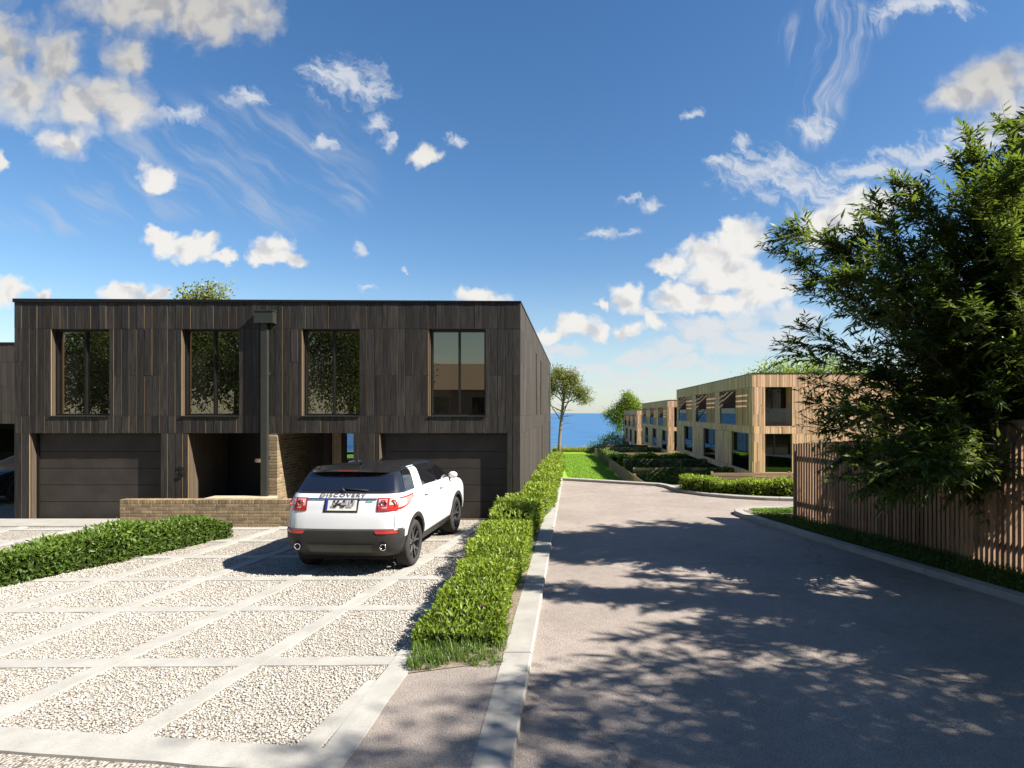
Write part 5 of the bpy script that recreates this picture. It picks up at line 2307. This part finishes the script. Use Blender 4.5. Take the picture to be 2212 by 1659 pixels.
tops = ([800, 850, 880, 930, 960, 1010, 1150], [268, 262, 240, 222, 188, 158, 130])
TP = [w(*t) for t in TIPS]
for _ in range(200):
    a = 845 + 325 * rr.random() ** .85
    tpy = np.interp(a, *tops)
    b = tpy + 8 + (430 - tpy) * rr.random()
    if a < 870:
        b = min(b, 410)
    TP.append(w(a, b, rr.uniform(9.4, 12.2) if a < 950 else rr.uniform(9.0, 12.2)))
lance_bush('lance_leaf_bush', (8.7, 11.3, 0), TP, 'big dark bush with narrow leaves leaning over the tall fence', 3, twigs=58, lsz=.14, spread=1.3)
TP2 = [np.array([8.9 + rr.normal(0, 1.5), 6.4 + rr.normal(0, 1.2), 7.6 - abs(rr.normal(0, 1.9))]) for _ in range(55)]
lance_bush('lance_leaf_bush', (9.2, 6.2, 0), TP2, 'second narrow-leaved bush behind the fence, out past the right edge', 4, twigs=36, lsz=.18, spread=1.4)

# ------------------------------------------------------------------ trees
# coastal pine on the lawn
crown_tree('pine_tree', (-2.75, 110.0, -4.6), 12.29, [(-2.34, 0.0, 10.82, 1.21), (-1.17, 0.0, 11.89, 1.17), (0.39, 0.0, 14.14, 1.29), (1.75, 0.97, 13.36, 1.29), (-0.97, -0.58, 13.46, 1.17), (3.51, 0.0, 11.21, 1.09), (4.97, 0.58, 9.85, 0.9), (1.75, 0.0, 11.12, 0.97), (-3.12, 0.58, 11.89, 0.97), (4.48, -0.39, 11.31, 0.82), (-3.31, 0.0, 9.46, 0.82), (2.92, 0.0, 12.87, 1.01), (-0.2, 0.0, 14.92, 0.9), (0.97, 0.0, 12.29, 0.97), (-2.15, 0.0, 13.06, 0.97), (3.9, 0.0, 10.14, 0.78), (2.34, 0.0, 14.23, 0.82)],
           620, .36, PINEL, 'tall thin pine standing on the lawn edge against the sea', seed=8, trunk_r=.34, asp=.34, flat=.62, lean=(1.2, 0))
# dead lower twigs of that pine
pine = [o for o in C.objects if o.name == 'pine_tree'][0]
m = MB()
random.seed(12)
for z in (4.3, 5.2, 6.0, 6.6, 7.2, 7.8, 8.4):
    for _ in range(2):
        a = random.uniform(0, 6.28)
        L = random.uniform(1.5, 3.2)
        st = Vector((1.2 * z / 11.7, 0, z))
        en = st + Vector((math.cos(a) * L, math.sin(a) * L * .5, random.uniform(-.1, .5)))
        p = limb(m, st, en, .05, .012, .12, 4, 4)
        for k in (2, 3):
            limb(m, p[k], p[k] + Vector((random.uniform(-.5, .5), .1, random.uniform(.1, .7))), .022, .010, .1, 3, 2)
m.build('dead_twigs', BARK, pine)
crown_tree('pine_tree', (11.2, 134, -4.5), 9.0, [(-2.0, 0, 7.2, 1.15), (-.6, 0, 8.6, 1.2), (.8, 0, 9.9, 1.15), (2.3, 0, 8.8, 1.3), (3.2, 0, 7.3, 1.3), (-1.2, 0, 5.6, 1.0), (.5, 0, 11.0, .85), (-3.5, 0, 6.7, .8), (1.2, 0, 7.3, 1.3), (-.9, 0, 3.6, .8), (-2.3, 0, 5.3, .7), (1.6, 0, 10.2, .8), (-.2, 0, 7.3, .9)],
           850, .36, HEDGEL, 'bright green pine rising behind the farthest terrace', seed=9, trunk_r=.3, asp=.4, flat=.6)
gsm = 'small bright tree tops behind the cedar terraces'
crown_tree('broadleaf_tree', (17.5, 86, -2.5), 7, [(-3, 0, 5.6, 1.4), (-1, 0, 6.3, 1.6), (1.2, 0, 6.0, 1.5)], 330, .3, HEDGEL, 'tree top showing over the gap between near and middle terraces', seed=10, trunk_r=.2)
crown_tree('broadleaf_tree', (25.5, 66, -1.9), 8, [(-5, 0, 7.8, 2.0), (-3, 0, 8.8, 2.1), (0, 0, 8.6, 2.3), (2.6, 0, 8.9, 2.4), (5.2, 0, 8.3, 2.2)], 300, .28, HEDGEL, 'bright broad tree top showing over the roof of the nearest terrace', seed=11, trunk_r=.25)
crown_tree('broadleaf_tree', (-23.2, 37.5, -.3), 9.2, [(-.2, 0, 10.1, .9), (.7, 0, 10.4, .8), (-.9, 0, 9.6, .9), (1.0, 0, 9.4, .9), (.2, .2, 9.0, 1.0)], 700, .19, leafmat('pale_leaf', (.12, .14, .03), (.26, .27, .08), .35), 'pale young tree top showing over the dark house roof', seed=12, trunk_r=.13)
# trees that shade the near road and that the windows mirror
bt = crown_tree('broadleaf_tree', (9.9, 2.2, 0), 6, [(-2.2, 0, 6.6, 1.7), (-.5, 1.0, 7.6, 1.9), (1.2, -.6, 7.8, 2.0), (0, -1.4, 6.4, 1.8), (-1.6, 1.4, 8.6, 1.5), (-3.0, -.4, 7.8, 1.3), (.3, .4, 9.6, 1.6), (2.2, .8, 6.2, 1.6)], 800, .13, TREEL, 'large tree beside the road, out past the right edge, shading the near tarmac', seed=13, trunk_r=.24)
bt.scale = (.80, .80, .80)
for i, (x, y, rz, sc) in enumerate(((12.4, 3.6, 1.2, .66), (8.8, -1.2, 2.6, 1.0), (13.7, .6, 4.0, 1.3))):
    c = copy_tree(bt)
    c.location = (x, y, 0)
    c.rotation_euler = (0, 0, rz)
    c.scale = (sc, sc, sc)
    c['label'] = ('tall tree among the roadside trees, out past the right edge beside the second bush', 'roadside tree level with the viewpoint, out past the right edge', 'taller tree behind the roadside trees, out past the right edge')[i]
ot = crown_tree('broadleaf_tree', (-13.5, -6.5, 0), 4.5, [(0, 0, 6.8, 2.2), (-1.8, .5, 5.4, 1.9), (1.9, -.3, 5.6, 1.9), (.3, 1.0, 4.0, 2.0), (-.8, -1.2, 4.2, 1.9), (1.0, 0, 8.2, 1.4), (-1.5, 0, 7.6, 1.2), (2.4, .4, 3.6, 1.4)], 560, .16, TREEL, 'leafy tree out of view around the viewpoint', seed=14, trunk_r=.22, group='trees behind the viewpoint that the windows mirror')
for i, (x, y, rz, sc) in enumerate(((-18.2, -6.0, 1.1, .95), (-23.5, -5.5, 2.3, 1.1), (-29, -6.8, 3.6, 1.0), (-34.5, -6, 4.4, 1.1))):
    c = copy_tree(ot)
    c.location = (x, y, 0)
    c.rotation_euler = (0, 0, rz)
    c.scale = (sc, sc, sc)

for i, (x, y, rz, sc) in enumerate(((13.5, -4, 1.0, 1.15), (16.5, 3, 2.0, 1.2), (10, -10, 3.0, 1.2), (3.5, -11, 4.0, 1.1), (16, 11, 5.0, 1.1), (7, -17, .5, 1.3), (22, -6, 1.6, 1.4), (-41, -3, 2.2, 1.3), (-15, -12, 5.2, 1.5), (-24, -13, .2, 1.5), (-33, -14, 3.1, 1.6))):  # added out-of-view trees that hold sky light off the shaded road
    c = copy_tree(ot)
    c.location = (x, y, 0)
    c.rotation_euler = (0, 0, rz)
    c.scale = (sc, sc, sc)

# ------------------------------------------------------------------ house behind the viewpoint, mirrored in the right-hand window
bh = empty('tiled_house', (-6, -14, 0))
tag(bh, 'rendered house with a tiled roof behind the viewpoint, mirrored in a window', 'house')
inv = Matrix.Translation((6, 14, 0))
m = MB()
m.box(-12, -1.0, -22, -14, -.05, 4.4)
m.build('wall', RENDERW, bh).matrix_parent_inverse = inv
m = MB()
m.face([(-12.3, -13.6, 4.35), (-.7, -13.6, 4.35), (-.7, -18, 6.6), (-12.3, -18, 6.6)][::-1])
m.face([(-12.3, -22.4, 4.35), (-.7, -22.4, 4.35), (-.7, -18, 6.6), (-12.3, -18, 6.6)])
m.build('roof', ROOFT, bh).matrix_parent_inverse = inv
for x in (-10.5, -7.5, -4.2):
    m = MB()
    m.box(x, x + 1.3, -14.0, -13.96, 2.6, 3.8)
    m.build('window', PANE, bh).matrix_parent_inverse = inv
